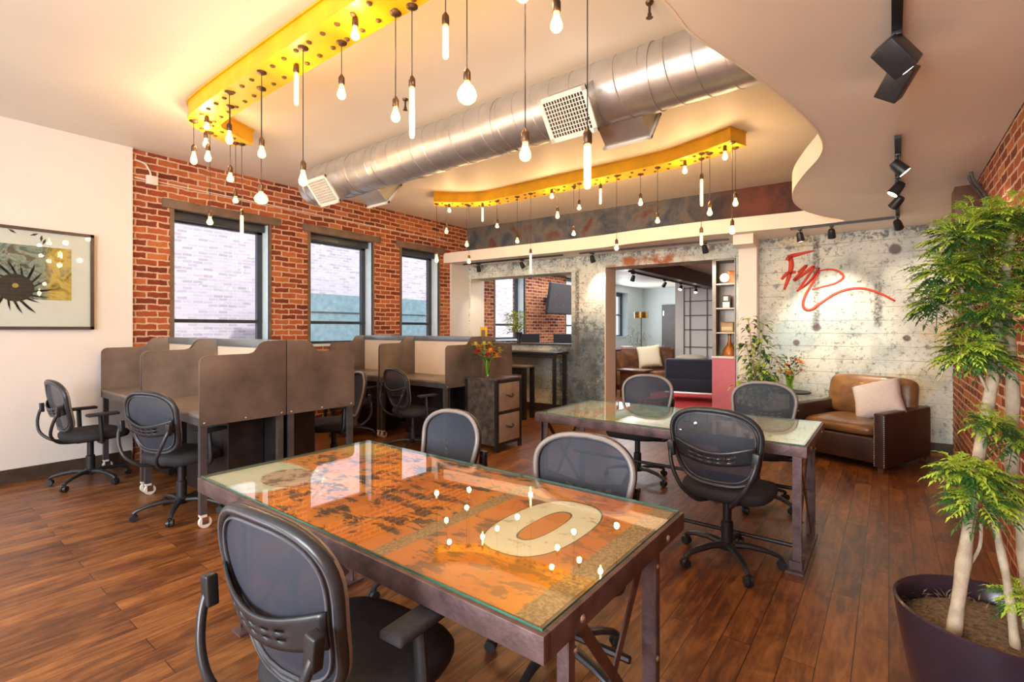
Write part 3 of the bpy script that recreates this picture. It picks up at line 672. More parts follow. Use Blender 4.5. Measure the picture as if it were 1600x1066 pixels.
beam('light_beam', [(-5.12, 2.24), (-4.98, 1.95), (-4.86, 1.80), (-4.6, 1.755), (-3.5, 1.75), (-2.2, 1.76), (-.75, 1.78)], .235, 'yellow steel beam along the near ceiling carrying many hanging bulbs, running off the top of the photo')
beam('light_beam', [(-5.28, 4.98), (-5.05, 5.22), (-4.72, 5.42), (-4.3, 5.46), (-2.2, 5.46), (-1.62, 5.36), (-1.18, 5.20)], .25, 'yellow steel beam on the far ceiling, beyond the duct, carrying many hanging bulbs')
PN = [(-4.86, 1.71, 3.07, 2.9, 'p'), (-4.77, 1.79, 3.08, 2.93, 'p'), (-4.05, 1.67, 3.04, 2.88, 'p'), (-3.55, 1.68, 2.81, 2.67, 'p'), (-3.79, 1.79, 2.55, 2.4, 'g'), (-3.03, 1.7, 2.54, 2.38, 'p'), (-3.26, 1.78, 3.29, 3.0, 't'), (-2.78, 1.82, 3.07, 2.92, 'p'), (-2.27, 1.84, 2.79, 2.65, 'p'), (-2.15, 1.86, 2.88, 2.53, 't'), (-2.49, 1.72, 3.29, 3.15, 'p'), (-4.66, 1.74, 3.29, 3.17, 'p'), (-4.92, 1.83, 3.24, 3.1, 'p'), (-4.3, 1.78, 2.79, 2.66, 'p'), (-5.02, 1.9, 2.55, 2.42, 'p'), (-5.10, 2.16, 2.81, 2.69, 'p'), (-5.08, 2.21, 2.63, 2.3, 't'), (-1.8, 1.78, 3.06, 2.83, 't'), (-1.67, 1.80, 2.74, 2.57, 'g'), (-1.31, 1.80, 2.35, 2.21, 'p'), (-1.28, 1.74, 3.01, 2.89, 'p'), (-1.13, 1.78, 2.86, 2.72, 'p'), (-.98, 1.78, 2.26, 2.02, 't')]
PF = [(-5.24, 5.00, 2.60, 2.42, 'p'), (-5.10, 5.12, 3.29, 3.16, 'p'), (-5.18, 5.14, 3.0, 2.86, 'p'), (-4.92, 5.30, 2.80, 2.66, 'p'), (-4.93, 5.36, 2.55, 2.42, 'p'), (-4.70, 5.40, 3.29, 3.02, 't'), (-4.45, 5.43, 3.02, 2.9, 'p'), (-4.08, 5.42, 2.77, 2.64, 'p'), (-3.84, 5.40, 2.53, 2.2, 't'), (-3.50, 5.40, 3.29, 3.16, 'p'), (-3.45, 5.46, 3.05, 2.9, 'p'), (-3.21, 5.47, 2.77, 2.65, 'p'), (-3.09, 5.40, 3.07, 2.95, 'p'), (-2.84, 5.49, 3.25, 3.0, 't'), (-2.58, 5.4, 2.52, 2.39, 'p'), (-2.33, 5.52, 3.05, 2.91, 'p'), (-2.08, 5.41, 2.77, 2.65, 'p'), (-1.76, 5.37, 3.28, 3.14, 'p'), (-1.55, 5.26, 3.07, 2.73, 't'), (-1.48, 5.30, 2.77, 2.63, 'p'), (-1.60, 5.42, 2.54, 2.35, 't'), (-1.22, 5.13, 2.52, 2.38, 'p'), (-1.23, 5.30, 2.83, 2.69, 'p'), (-1.30, 5.18, 3.29, 3.14, 'p')]
shape = {'p': 'pear-shaped', 'g': 'round globe', 't': 'long tubular'}
ORD = ['first', 'second', 'third', 'fourth', 'fifth', 'sixth', 'seventh', 'eighth', 'ninth', 'tenth', 'eleventh', 'twelfth', 'thirteenth', 'fourteenth', 'fifteenth', 'sixteenth', 'seventeenth', 'eighteenth', 'nineteenth', 'twentieth', 'twenty-first', 'twenty-second', 'twenty-third', 'twenty-fourth']
def pendant(x, y, zs, zb, k, lab, grp):
    r = thing('pendant_light', (x, y, 3.285), 0, lab, 'light', grp); z0 = 3.285
    zs = min(zs, 3.283); sock = min(.055, .6 * (zs - zb))
    if zs < 3.2: MB().lathe([(.034, 0), (.034, -.006), (.02, -.016), (0, -.016)], n=14).build('canopy', 'brass', r)
    if zs < 3.27: MB().tube([(0, 0, 0), (0, 0, zs - z0)], .0028, 6).build('cord', 'darksteel', r)
    s0 = zs - z0
    MB().lathe([(.004, s0 + .012), (.010, s0 + .004), (.016, s0 - .006), (.019, s0 - .012), (.019, s0 - sock + .004), (.016, s0 - sock), (0, s0 - sock)], n=14).build('socket', 'brass', r)
    Lb = (zs - sock) - zb; b0 = s0 - sock
    if k == 'p': pr = [(.012, 0), (.014, -.18), (.021, -.42), (.027, -.62), (.027, -.78), (.018, -.94), (.008, -.995), (0, -1)]
    elif k == 'g': pr = [(.013, 0), (.016, -.10), (.034, -.26), (.047, -.48), (.050, -.62), (.042, -.82), (.022, -.96), (0, -1)]
    else: pr = [(.012, 0), (.015, -.06), (.0155, -.5), (.0155, -.93), (.010, -.985), (0, -1)]
    bu = MB().lathe([(a, b0 + c * Lb) for a, c in pr], n=16, cap=False).build('bulb', 'bulb', r, ang=70)
    lo, hi = (.35, .80) if k != 't' else (.10, .93)
    MB().tube([(0, 0, b0 - Lb * lo), (0, 0, b0 - Lb * hi)], .0065 if k == 't' else .009, 8).build('filament', 'filament', bu)
    ld = bpy.data.lights.new('bulb_light', 'POINT'); ld.energy = BULB_W; ld.color = (1, .66, .35); ld.shadow_soft_size = .03
    lo_ = bpy.data.objects.new('bulb_light', ld); COL.objects.link(lo_); lo_.parent = r; lo_.location = (0, 0, b0 - Lb * .6)
for PL, nm, grp in ((PN, 'near', 'bulbs hanging from the near yellow beam'), (PF, 'far', 'bulbs hanging from the far yellow beam')):
    for i, p in enumerate(sorted(PL)):
        dr = 3.29 - p[2]
        cl = 'flush-mounted' if dr < .1 else 'short-corded' if dr < .35 else 'mid-length' if dr < .6 else 'long-corded'
        pendant(*p, '%s %s bulb, %s from the window wall among those on the %s yellow beam' % (cl, shape[p[4]], ORD[i], nm), grp)
# ================================================================ DUCT
du = thing('spiral_duct', (-5.45, 3.2, 3.14), 0, 'large galvanised spiral air duct hung below the ceiling', 'duct')
r_ = .215; L_ = 6.0
MB().tube([(-.0, 0, 0), (.08, 0, 0), (L_, 0, 0)], [r_ * .97, r_, r_], 40).build('pipe', 'duct', du)
mb = MB()
mb.tube([(.12 + i * .006, 0, 0) for i in range(2)], r_ + .006, 40)
n = 900; turns = L_ / .17
mb.tube([(q / n * L_, math.cos(2 * PI * turns * q / n) * (r_ + .001), math.sin(2 * PI * turns * q / n) * (r_ + .001)) for q in range(n + 1)], .0045, 5)
mb.build('spiral_seam', 'duct', du)
for x in (.9, 1.35, 2.9, 4.2): MB().tube([(x - .03, 0, 0), (x + .03, 0, 0)], r_ + .007, 40).build('collar', 'duct', du)
def register(xc, w, side):
    # saddle box tapping the duct on the lower side, facing outward and down
    M = Matrix.Translation((xc, 0, 0)) @ Matrix.Rotation(side * R_(52), 4, 'X')
    r2 = MB().box(-w / 2, w / 2, -.14, .14, -.33, -.10, 0, M)
    o = r2.build('register_box', 'duct', du, False)
    mb = MB()
    for a, b, c, d in ((-w / 2 - .02, w / 2 + .02, -.155, -.125), (-w / 2 - .02, w / 2 + .02, .125, .155), (-w / 2 - .02, -w / 2 + .012, -.155, .155), (w / 2 - .012, w / 2 + .02, -.155, .155)):
        mb.box(a, b, c, d, -.345, -.328, 0, M)
    mb.build('register_frame', 'box_white', o, False)
    mb = MB().box(-w / 2, w / 2, -.13, .13, -.334, -.331, 0, M); mb.build('register_shade_sheet', 'black', o, False)  # black sheet painting the shaded hollow behind the grille
    mb = MB(); nn = int(w / .022)
    for i in range(nn): x = -w / 2 + (i + .5) * w / nn; mb.box(x - .003, x + .003, -.125, .125, -.343, -.334, 0, M)
    for i in range(10): yy = -.125 + i * .0278; mb.box(-w / 2, w / 2, yy - .0025, yy + .0025, -.342, -.334, 0, M)
    mb.build('register_grille', 'box_white', o, False)
register(3.68, .34, -1); register(3.92, .34, 1); register(.62, .34, -1); register(.98, .34, 1)
# sprinklers
for x, y, lab in ((-3.3, 2.78, 'small sprinkler head on the ceiling just before the duct'), (-1.15, 2.86, 'sprinkler head on a bent pipe above the duct near the soffit')):
    s = thing('sprinkler', (x, y, 3.43), 0, lab, 'sprinkler', 'ceiling sprinklers')
    MB().tube([(0, 0, 0), (0, 0, -.07)], .008).lathe([(.025, 0), (.02, -.012), (0, -.012)], n=12).build('pipe', 'brass', s)
    MB().lathe([(.012, -.07), (.012, -.09), (.022, -.095), (0, -.097)], n=10).build('deflector', 'brass', s)
# ================================================================ TRACK LIGHTS
def track(name, p, q, lab, heads, power=18, grp='black track rails', boxy=False):
    p, q = Vector(p), Vector(q); d = (q - p)
    t = thing(name, p, 0, lab, 'track', grp)
    MB().bar((0, 0, 0), d, .035, .022).build('rail', 'black', t, False)
    for k, (f, dr, hl) in enumerate(heads):
        pos = p + d * f
        h = thing('spotlight', pos + Vector((0, 0, -.011)), 0, hl, 'light', 'black track spotlights')
        MB().box(-.018, .018, -.05, .05, -.02, 0, .003).tube([(0, 0, -.02), (0, 0, -.06)], .006).build('adapter', 'black', h)
        D = Vector(dr).normalized(); c = Vector((0, 0, -.085)); a = c - D * .045; b = c + D * .06
        if boxy: hd = MB().bar(a - D * .03, b + D * .01, .095, .095, (.3, .8, .5), .006).build('lamp_head', 'black', h); b = b + D * .01
        else: hd = MB().tube([a, a + D * .02, b], [.028, .036, .043], 16, cap=True).build('lamp_head', 'black', h)
        fc_ = MB().tube([b + D * .0005, b + D * .002], [.036, .036], 16).build('lens', 'spotface', hd)
        ld = bpy.data.lights.new('spot_light', 'SPOT'); ld.energy = power; ld.color = (1, .88, .72); ld.spot_size = R_(70); ld.spot_blend = .7; ld.shadow_soft_size = .03
        lo = bpy.data.objects.new('spot_light', ld); COL.objects.link(lo); lo.parent = h; lo.location = b + D * .02
        lo.rotation_euler = D.to_track_quat('-Z', 'Y').to_euler()
track('track_rail', (.02, 1.2, 2.668), (.028, 3.15, 2.668), 'black track rail on the soffit overhead, at the top right', [
    (.70, (.62, .45, -.75), 'black box spotlight nearer the top edge on the overhead track, its lamp glowing'), (.84, (-.5, .62, -.7), 'black box spotlight just before the end of the overhead track')], boxy=True)
track('track_rail', (.045, 3.95, 2.668), (.075, 6.74, 2.668), 'black track rail on the soffit running towards the graffiti wall', [
    (.13, (.6, .1, -.7), 'first lit spotlight on the track that runs towards the graffiti wall'), (.36, (-.5, -.1, -.7), 'second lit spotlight on the track that runs towards the graffiti wall'),
    (.55, (-.5, .4, -.6), 'third spotlight on the track that runs towards the graffiti wall'), (.97, (.2, .6, -.6), 'spotlight at the corner where the two soffit tracks meet')], 14)
track('track_rail', (-.95, 6.80, 2.668), (.05, 6.80, 2.668), 'black track rail in front of the graffiti wall, joined to the long one', [
    (.10, (.1, .3, -.8), 'lit spotlight above the left end of the red scrawl'), (.42, (.0, .5, -.8), 'dark spotlight above the middle of the red scrawl')], 48)
track('track_rail', fp(-6.35, .36, 2.668), fp(-4.25, .36, 2.668), 'black track rail above the pass-through window', [
    (.17, (-.2, .45, -.8), 'black spotlight at the left end above the pass-through'), (.62, (.1, .6, -.7), 'black spotlight over the middle of the pass-through')], 22)
track('track_rail', fp(-3.95, .36, 2.668), fp(-1.72, .36, 2.668), 'black track rail above the lounge opening', [
    (.10, (0, .55, -.8), 'black spotlight over the grey pier between the two openings'), (.86, (.05, .55, -.8), 'round-faced black spotlight above the shelf niche')], 22)
# ================================================================ WALL THINGS
# framed picture on the white wall
PX = XW + .036
pic = thing('framed_picture', (PX, .62, 1.93), 0, 'wide dark-framed picture of a dark spiny form on gold and green, on the white wall', 'picture')
def pb(a0, a1, z0, z1, x0, x1, nm, mt, par=None): return MB().box(x0, x1, a0 - .62, a1 - .62, z0 - 1.93, z1 - 1.93).build(nm, mt, par or pic, False)
Y0, Y1, Z0, Z1 = -.13, 1.375, 1.445, 2.42
mb = MB()
for a0, a1, z0, z1 in ((Y0, Y1, Z0, Z0 + .028), (Y0, Y1, Z1 - .028, Z1), (Y0, Y0 + .028, Z0, Z1), (Y1 - .028, Y1, Z0, Z1)): mb.box(0, .04, a0 - .62, a1 - .62, z0 - 1.93, z1 - 1.93)
mb.build('frame', 'dark_trim', pic, False)
pb(Y0 + .02, Y1 - .02, Z0 + .02, Z1 - .02, .002, .018, 'mat_board', 'box_white')
sh = MB().box(.018, .021, .03 - .62, 1.20 - .62, 1.735 - 1.93, 2.25 - 1.93).build('painted_sheet', 'art', pic, False)
mb = MB(); cy, cz = .80 - .62, 1.84 - 1.93
dk = basic('dark_ink_paint', (.035, .025, .018), .6)
mb.tube([(.0205, cy, cz), (.0225, cy, cz)], .13, 24)
for k in range(18):
    a = 2 * PI * k / 18; q = .22 + .03 * (k % 3); b = a + .25
    mb.prism([(cy + math.cos(a - .12) * .10, cz + math.sin(a - .12) * .10), (cy + math.cos(a + .12) * .10, cz + math.sin(a + .12) * .10), (cy + math.cos(b) * q * .8, cz + math.sin(b) * q * .8), (cy + math.cos(b + .12) * q, cz + math.sin(b + .12) * q)], .0212, .0226, 'x')
for k, (a, b, s) in enumerate(((.93, 2.36, .4), (.98, 2.33, 1.5), (1.0, 2.30, 1.2), (.78, 2.37, 2.6), (1.03, 2.28, 1.9))):
    a -= .62; b -= 1.93; c_, s_ = math.cos(s) * .035, math.sin(s) * .035
    mb.prism([(a - c_, b - s_), (a - s_ * .3, b + c_ * .3), (a + c_, b + s_), (a + s_ * .3, b - c_ * .3)], .0182, .0195, 'x')
mb.build('painted_motif', dk, pic, False)
MB().tube([(.0215, cy - .0, cz + .02), (.0245, cy, cz + .02)], .022, 14).build('motif_eye', basic('ochre_paint', (.5, .33, .08), .6), pic)
MB().box(.030, .032, Y0 + .025 - .62, Y1 - .025 - .62, Z0 + .025 - 1.93, Z1 - .025 - 1.93).build('picture_glass', 'glass', pic, False)
# conduit and junction box on the brick
cj = thing('junction_box', (XW, 1.89, 3.12), 0, 'white junction box with thin conduits on the brick above the first window', 'electrical box')
MB().box(0, .045, -.055, .055, -.05, .05, .006).build('box', 'box_white', cj)
MB().tube(cat_rom([(.02, -.16, .19), (.02, -.07, .17), (.02, -.02, .10), (.02, -.012, .05)], 4), .009).tube([(.012, -.16, -.0), (.012, -.05, -.005)], .007).tube([(.012, .05, .0), (.012, 4.6, -.02)], .006).build('conduit', 'box_white', cj)
# graffiti
grm = basic('red_spray_paint', (.62, .055, .025), .6, var=.15)
def ribbon(mb, pts, w0, w1):
    P = cat_rom([(a, b, 0) for a, b in pts], 6); n = len(P); L, R = [], []
    for i, p in enumerate(P):
        t = (P[min(i + 1, n - 1)] - P[max(i - 1, 0)]).normalized(); nn = Vector((-t.y, t.x, 0)); f = i / (n - 1)
        w_ = 1.25 * (w0 + (w1 - w0) * f) * (.7 + .3 * math.sin(PI * f)); q = p + nn * w_; s = p - nn * w_
        L.append(mb.b.verts.new((q.x * k_, -.0035, q.y))); R.append(mb.b.verts.new((s.x * k_, -.0035, s.y)))
    for i in range(n - 1): mb.b.faces.new((L[i], L[i + 1], R[i + 1], R[i]))
mb = MB()
for pts, a, b in (([(-.78, 2.475), (-.94, 2.445), (-1.05, 2.42), (-1.08, 2.37)], .012, .030), ([(-1.05, 2.43), (-1.035, 2.30), (-1.07, 2.13), (-1.12, 1.98)], .030, .016), ([(-1.15, 2.12), (-1.08, 2.20), (-.98, 2.21)], .018, .018),
    ([(-.96, 2.20), (-.86, 2.29), (-.95, 2.17), (-1.0, 2.10), (-.88, 2.19), (-.78, 2.27), (-.86, 2.12), (-.97, 1.95)], .018, .014), ([(-.97, 1.96), (-.86, 2.04), (-.78, 2.14), (-.72, 2.25), (-.80, 2.10), (-.90, 2.0)], .014, .010),
    ([(-.72, 2.21), (-.60, 2.22), (-.50, 2.18), (-.46, 2.11), (-.54, 2.04), (-.68, 2.00), (-.80, 1.97)], .010, .012), ([(-.72, 2.20), (-.80, 2.04), (-.87, 1.90), (-.90, 1.78), (-.87, 1.71), (-.80, 1.71), (-.70, 1.79), (-.55, 1.90), (-.40, 1.955), (-.25, 1.955), (-.09, 1.89), (.06, 1.79)], .016, .013)):
    ribbon(mb, pts, a, b)
gr = mb.build('graffiti', grm); gr.location = (0, 7.54, 0); gr.rotation_euler = (0, 0, FA); tag(gr, 'red spray-painted scrawl on the pale concrete wall', 'graffiti')
md = gr.modifiers.new('t', 'SOLIDIFY'); md.thickness = .003
# brown cabinet and pipes high on the right wall
o = MB().box(.42, .583, 5.32, 5.58, 2.0, 2.60, .006).build('wall_cabinet', 'wood'); tag(o, 'dark brown wooden box high on the right brick wall, above the tree', 'cabinet')
mb = MB()
for k in (0, 1): mb.tube(cat_rom([(.50, 5.27 - k * .12, 2.66), (.52, 5.25 - k * .12, 2.58), (.56, 5.16 - k * .12, 2.47), (.57, 5.10 - k * .1, 2.38), (.57, 5.08 - k * .1, 1.9)], 5), .011)
tag(mb.build('conduit', 'steeltube'), 'pair of grey bent conduits high on the right brick wall', 'conduit')
tag(MB().tube(cat_rom([(.50, 7.50, 2.2), (.52, 7.49, 1.6), (.50, 7.49, 1.0), (.44, 7.47, .85)], 5), .005).build('cable', 'box_white'), 'thin white cable hanging in the corner behind the leather armchair', 'cable')
# ================================================================ ARMCHAIR
sf = thing('leather_armchair', (-.275, 6.79, 0), R_(-22), 'wide brown leather armchair with nailhead trim in the corner below the graffiti', 'armchair')
SW, SD = .485, .54
def cushion_mb(hx, hy, z0, z1, puff=.03, e=.35, n=40):
    rg = []
    for z, sc in ((z0, .92), (z0 + (z1 - z0) * .18, 1), (z0 + (z1 - z0) * .6, 1.005), (z0 + (z1 - z0) * .85, .96), (z1, .85), (z1 + puff * .6, .6), (z1 + puff, .25)):
        rg.append([(sgnpow(math.cos(2 * PI * i / n), e) * hx * sc, sgnpow(math.sin(2 * PI * i / n), e) * hy * sc, z) for i in range(n)])
    return MB().loft(rg)
MB().box(-SW + .10, SW - .10, -SD + .03, SD - .12, .08, .34, .02).build('seat_base', 'leather_dark', sf)
for sx in (-1, 1):
    x0, x1 = (SW - .11, SW) if sx > 0 else (-SW, -SW + .11)
    a = MB().box(x0, x1, -SD, SD - .02, .05, .60, .022).build('arm', 'leather_dark', sf)
    nb = MB(); first = True
    for xx in (x0 + .012, x1 - .012):
        for k in range(26): nb.ell((xx, -SD - .002, .07 + k * .02), (.005, .004, .005), 6)
    nb.build('nailhead_trim', 'bolt', a)['kind'] = 'stuff'
MB().box(-SW + .112, SW - .112, SD - .15, SD, .10, .76, .03).build('back_frame', 'leather_dark', sf)
cu = cushion_mb(SW - .105, .40, .345, .46, .03).build('seat_cushion', 'leather_tan', sf, ang=70); cu.location = (0, -.10, 0)
bc = cushion_mb(SW - .04, .235, -.075, .05, .035).build('back_cushion', 'leather_tan', sf, ang=70); bc.location = (0, SD - .27, .68); bc.rotation_euler = (R_(78), 0, 0)
for x in (-SW + .06, SW - .06):
    for y in (-SD + .06, SD - .08): MB().box(x - .025, x + .025, y - .025, y + .025, 0, .06).build('foot', 'wood', sf, False)
def pillow(name, s, mt, loc, rot, lab, cat='cushion'):
    n = 14; mb = MB(); V = [{}, {}]
    for sd_ in (0, 1):
        for i in range(n + 1):
            for j in range(n + 1):
                u, v = -1 + 2 * i / n, -1 + 2 * j / n
                h = (max(0, (1 - u ** 4) * (1 - v ** 4))) ** .45 * .075 * (1 if sd_ else -1)
                k = 1 - .07 * (1 - abs(u * v)) * (abs(u) > .0) * (max(abs(u), abs(v)) ** 4)
                if sd_ and (i in (0, n) or j in (0, n)): V[1][i, j] = V[0][i, j]; continue
                V[sd_][i, j] = mb.b.verts.new((u * s * k, v * s * k, h))
        for i in range(n):
            for j in range(n): mb.b.faces.new((V[sd_][i, j], V[sd_][i + 1, j], V[sd_][i + 1, j + 1], V[sd_][i, j + 1]))
    o = mb.build(name, mt, None, ang=80); o.location = loc; o.rotation_euler = (Matrix.Rotation(rot[2], 3, 'Z') @ Matrix.Rotation(rot[0], 3, 'X') @ Matrix.Rotation(rot[1], 3, 'Z')).to_euler(); return tag(o, lab, cat)
pillow('throw_cushion', .235, 'cushion', (-.10, 6.72, .68), (R_(52), R_(24), R_(-26)), 'square off-white cushion leaning on the brown leather armchair')
# side table with vase
st = thing('side_table', (-.99, 7.12, 0), 0, 'small round dark-topped side table beside the leather armchair', 'table')
MB().lathe([(0, .64), (.22, .64), (.225, .65), (.22, .66), (0, .66)], n=32).build('tabletop', 'darksteel', st)
MB().tube([(0, 0, .02), (0, 0, .64)], .018).lathe([(.14, 0), (.14, .012), (.03, .03), (0, .03)], n=24).build('pedestal', 'darksteel', st)
# ================================================================ PLANTS
MT['vase'] = thin_glass('green_tinted_vase_glass', (.80, .92, .62), 1.45)
def bouquet(loc, h, rr, cols, lab, spread=.12, n=9, seed=1):
    rnd = random.Random(seed)
    v = thing('flower_vase', loc, 0, lab, 'vase', 'vases of cut flowers')
    MB().lathe([(rr * .8, 0), (rr * .85, h * .05), (rr * .7, h * .5), (rr, h), (rr * .93, h), (rr * .62, h * .5), (rr * .7, h * .08), (0, h * .06)], n=20).build('vase', 'vase', v)
    st_ = MB(); lv = MB(); tips = []
    for i in range(n):
        a = 2 * PI * i / n + rnd.uniform(-.3, .3); q = spread * rnd.uniform(.25, 1); z = h + rnd.uniform(.02, .20)
        p = Vector((math.cos(a) * q, math.sin(a) * q, z)); tips.append(p); st_.tube([(0, 0, .02), (p.x * .3, p.y * .3, h), p], .003, 5)
    for i in range(130):
        a = rnd.uniform(0, 2 * PI); q = rnd.uniform(0, spread * 1.1); z = h + rnd.uniform(-.04, .22); d = Vector((math.cos(a), math.sin(a), rnd.uniform(-.2, .9)))
        lv.leaf((math.cos(a) * q, math.sin(a) * q, z), d, rnd.uniform(.05, .10), .030)
    st_.build('stems', 'leaf1', v); lv.build('leaves', 'leaf2', v, False)
    for i, p in enumerate(tips):
        c, s = cols[i % len(cols)]; mb = MB()
        for ring, (m, el) in enumerate(((12, .15), (10, .6), (6, 1.1))):
            for k in range(m):
                a = 2 * PI * k / m + ring; mb.leaf(p, (math.cos(a) * math.cos(el), math.sin(a) * math.cos(el), math.sin(el)), s, s * .5, droop=.2)
        mb.ell(p + Vector((0, 0, s * .15)), s * .28, 8); mb.build('bloom', c, v, False)
    return v
fl_y = basic('orange_yellow_petals', (.90, .42, .04), .6); fl_r = basic('red_petals', (.65, .012, .02), .6); fl_g = basic('lemon_petals', (.70, .60, .08), .6); fl_p = basic('pink_petals', (.62, .20, .25), .6); fl_o = basic('orange_petals', (.92, .30, .03), .6); fl_w = basic('dry_cream_petals', (.55, .42, .30), .7)
bouquet((-3.93, 4.60, .862), .215, .045, [(fl_r, .07), (fl_y, .07), (fl_w, .05), (fl_g, .06), (fl_r, .065), (fl_g, .055)], 'glass vase of red, orange and yellow flowers on the metal file cabinet', .18, 14, 3)
bouquet((-1.0, 7.08, .66), .20, .055, [(fl_o, .06), (fl_g, .045), (fl_p, .045), (fl_y, .05)], 'glass vase of orange and pink flowers on the side table beside the leather armchair', .15, 11, 5)
def frond(mb, p, d, L, rnd, npair=6, lw=.011, ll=.045):
    d = Vector(d).normalized(); pts = []
    for k in range(npair + 1):
        f = k / npair; pts.append(Vector(p) + d * L * f - Vector((0, 0, 1)) * L * .45 * f * f)
    mb.tube(pts, .0013, 3, cap=False)
    for k in range(1, npair + 1):
        t = (pts[k] - pts[k - 1]).normalized(); s = t.cross(Vector((0, 0, 1)))
        if s.length < .01: s = Vector((1, 0, 0))
        s.normalize(); sc = math.sin(PI * (.25 + .65 * k / npair))
        for sd_ in (-1, 1): mb.leaf(pts[k], t * .75 + s * sd_ + Vector((0, 0, rnd.uniform(-.2, .2))), ll * sc * rnd.uniform(.8, 1.2), lw, droop=.25)
    mb.leaf(pts[-1], (pts[-1] - pts[-2]), ll, lw)
tr = thing('potted_tree', (.285, 2.32, 0), 0, 'tall feathery-leaved tree with pale trunks in a dark pot by the right brick wall', 'plant')
def TL(p): return (p[0] - .285, p[1] - 2.32, p[2])
pt = MB().lathe([(.165, 0), (.19, .02), (.225, .18), (.255, .34), (.272, .46), (.274, .475), (.266, .48), (.257, .47), (.245, .40), (0, .40)], n=40).build('pot', 'pot', tr)
mb = MB(); rnd = random.Random(4)
mb.lathe([(.247, .40), (.2, .425), (.1, .435), (0, .438)], n=24)
for i in range(420):
    a = rnd.uniform(0, 2 * PI); q = .24 * math.sqrt(rnd.random()); mb.leaf((q * math.cos(a), q * math.sin(a), .425), (rnd.uniform(-1, 1), rnd.uniform(-1, 1), rnd.uniform(0, .5)), .04, .006)
mb.build('moss', 'moss', tr, False)
trunks = [([(.17, 2.19, .42), (.21, 2.28, .71), (.25, 2.38, .98), (.29, 2.47, 1.2), (.32, 2.52, 1.42), (.30, 2.54, 1.62)], [.020, .018, .017, .019, .014, .009]),
 ([(.32, 2.21, .42), (.31, 2.27, .60), (.29, 2.32, .76), (.27, 2.35, .90)], [.013, .012, .010, .006]),
 ([(.38, 2.36, .42), (.37, 2.43, .74), (.35, 2.48, .93), (.36, 2.55, 1.25), (.34, 2.55, 1.55), (.36, 2.58, 1.80)], [.022, .020, .019, .019, .014, .008])]
for P, R in trunks:
    C = cat_rom([TL(p) for p in P], 5); rr = [R[min(i // 5, len(R) - 1)] * (1 + .10 * math.sin(i * 1.9)) for i in range(len(C))]
    MB().tube(C, rr, 10).build('trunk', 'bark', tr, ang=60)
mb = MB(); tw = [((.21, 2.28, .62), (.245, 2.30, .70), (.25, 2.31, .78)), ((.30, 2.50, 1.35), (.23, 2.46, 1.55), (.17, 2.41, 1.68)), ((.35, 2.55, 1.5), (.28, 2.58, 1.7), (.27, 2.6, 1.85)), ((.36, 2.58, 1.7), (.42, 2.62, 1.8), (.45, 2.66, 1.88)), ((.25, 2.38, .98), (.2, 2.28, .96), (.15, 2.2, .96)), ((.29, 2.47, 1.2), (.25, 2.42, 1.3), (.2, 2.37, 1.36)), ((.35, 2.48, .93), (.31, 2.4, .9), (.26, 2.3, .87)), ((.30, 2.5, 1.4), (.2, 2.46, 1.5), (.12, 2.43, 1.56))]
for a in tw: MB().tube(cat_rom([TL(p) for p in a], 4), .005, 6).build('twig', 'bark', tr)
CL = [((.3, 2.56, 1.70), .17), ((.37, 2.62, 1.87), .13), ((.21, 2.43, 1.78), .12), ((.17, 2.40, 1.66), .11), ((.145, 2.42, 1.54), .09), ((.23, 2.44, 1.6), .12), ((.39, 2.58, 1.62), .15), ((.31, 2.45, 1.52), .12), ((.28, 2.61, 1.86), .12), ((.43, 2.66, 1.82), .15), ((.23, 2.38, 1.38), .08), ((.21, 2.36, 1.35), .06), ((.29, 2.5, 1.33), .07), ((.225, 2.25, .96), .07), ((.19, 2.22, .97), .05), ((.24, 2.27, .86), .09), ((.30, 2.38, .91), .08), ((.28, 2.36, 1.12), .06), ((.35, 2.42, 1.06), .05), ((.35, 2.29, .56), .05), ((.46, 2.45, 1.60), .10), ((.26, 2.50, 1.46), .09)]
for kind, mt in ((0, 'leaf1'), (1, 'leaf2')):
    mb = MB(); rnd = random.Random(11 + kind)
    for c, r in CL:
        c = Vector(TL(c)); nf = int(26 * (r / .1) ** 1.5) + 10
        for i in range(int(nf * (1.35 if kind == 0 else .8))):
            a = rnd.uniform(0, 2 * PI); el = rnd.uniform(-.3, 1.1) if kind == 0 else rnd.uniform(-.8, .5); q = r * rnd.random() ** .5 * .6
            d = Vector((math.cos(a) * math.cos(el), math.sin(a) * math.cos(el), math.sin(el)))
            p = c + d * q * (1, 1, .8)[0]
            if p.x + .285 + max(0, d.x) * .09 > XR - .04: continue
            frond(mb, p, d + Vector((0, 0, .25)), rnd.uniform(.045, .075), rnd, 5, .010, .030)
    o = mb.build('foliage', mt, tr, False)
def bush(name, base, pts, spread, nleaf, lab, L=.10, W=.05, potr=.14, seed=2, pot='pot', mts=('leaf2', 'leaf1')):
    t = thing(name, base, 0, lab, 'plant'); rnd = random.Random(seed)
    MB().lathe([(potr * .75, 0), (potr, .24), (potr * .93, .24), (potr * .9, .2), (0, .2)], n=24).build('pot', pot, t)
    sm = MB()
    for p in pts: sm.tube(cat_rom([(0, 0, .18), (p[0] * .3, p[1] * .3, .18 + (p[2] - .18) * .5), p], 5), .006, 6)
    sm.build('stems', 'bark', t)
    for k, mt in enumerate(mts):
        mb = MB()
        for p in pts:
            for i in range(nleaf):
                f = rnd.uniform(.35, 1.05); c = Vector((p[0] * f, p[1] * f, .18 + (p[2] - .18) * f)); a = rnd.uniform(0, 2 * PI)
                d = Vector((math.cos(a), math.sin(a), rnd.uniform(-.5, .5))); q = c + d * rnd.uniform(0, spread)
                mb.leaf(q, d + Vector((0, 0, -.2)), L * rnd.uniform(.7, 1.2), W, droop=.3)
        mb.build('foliage', mt, t, False)
    return t
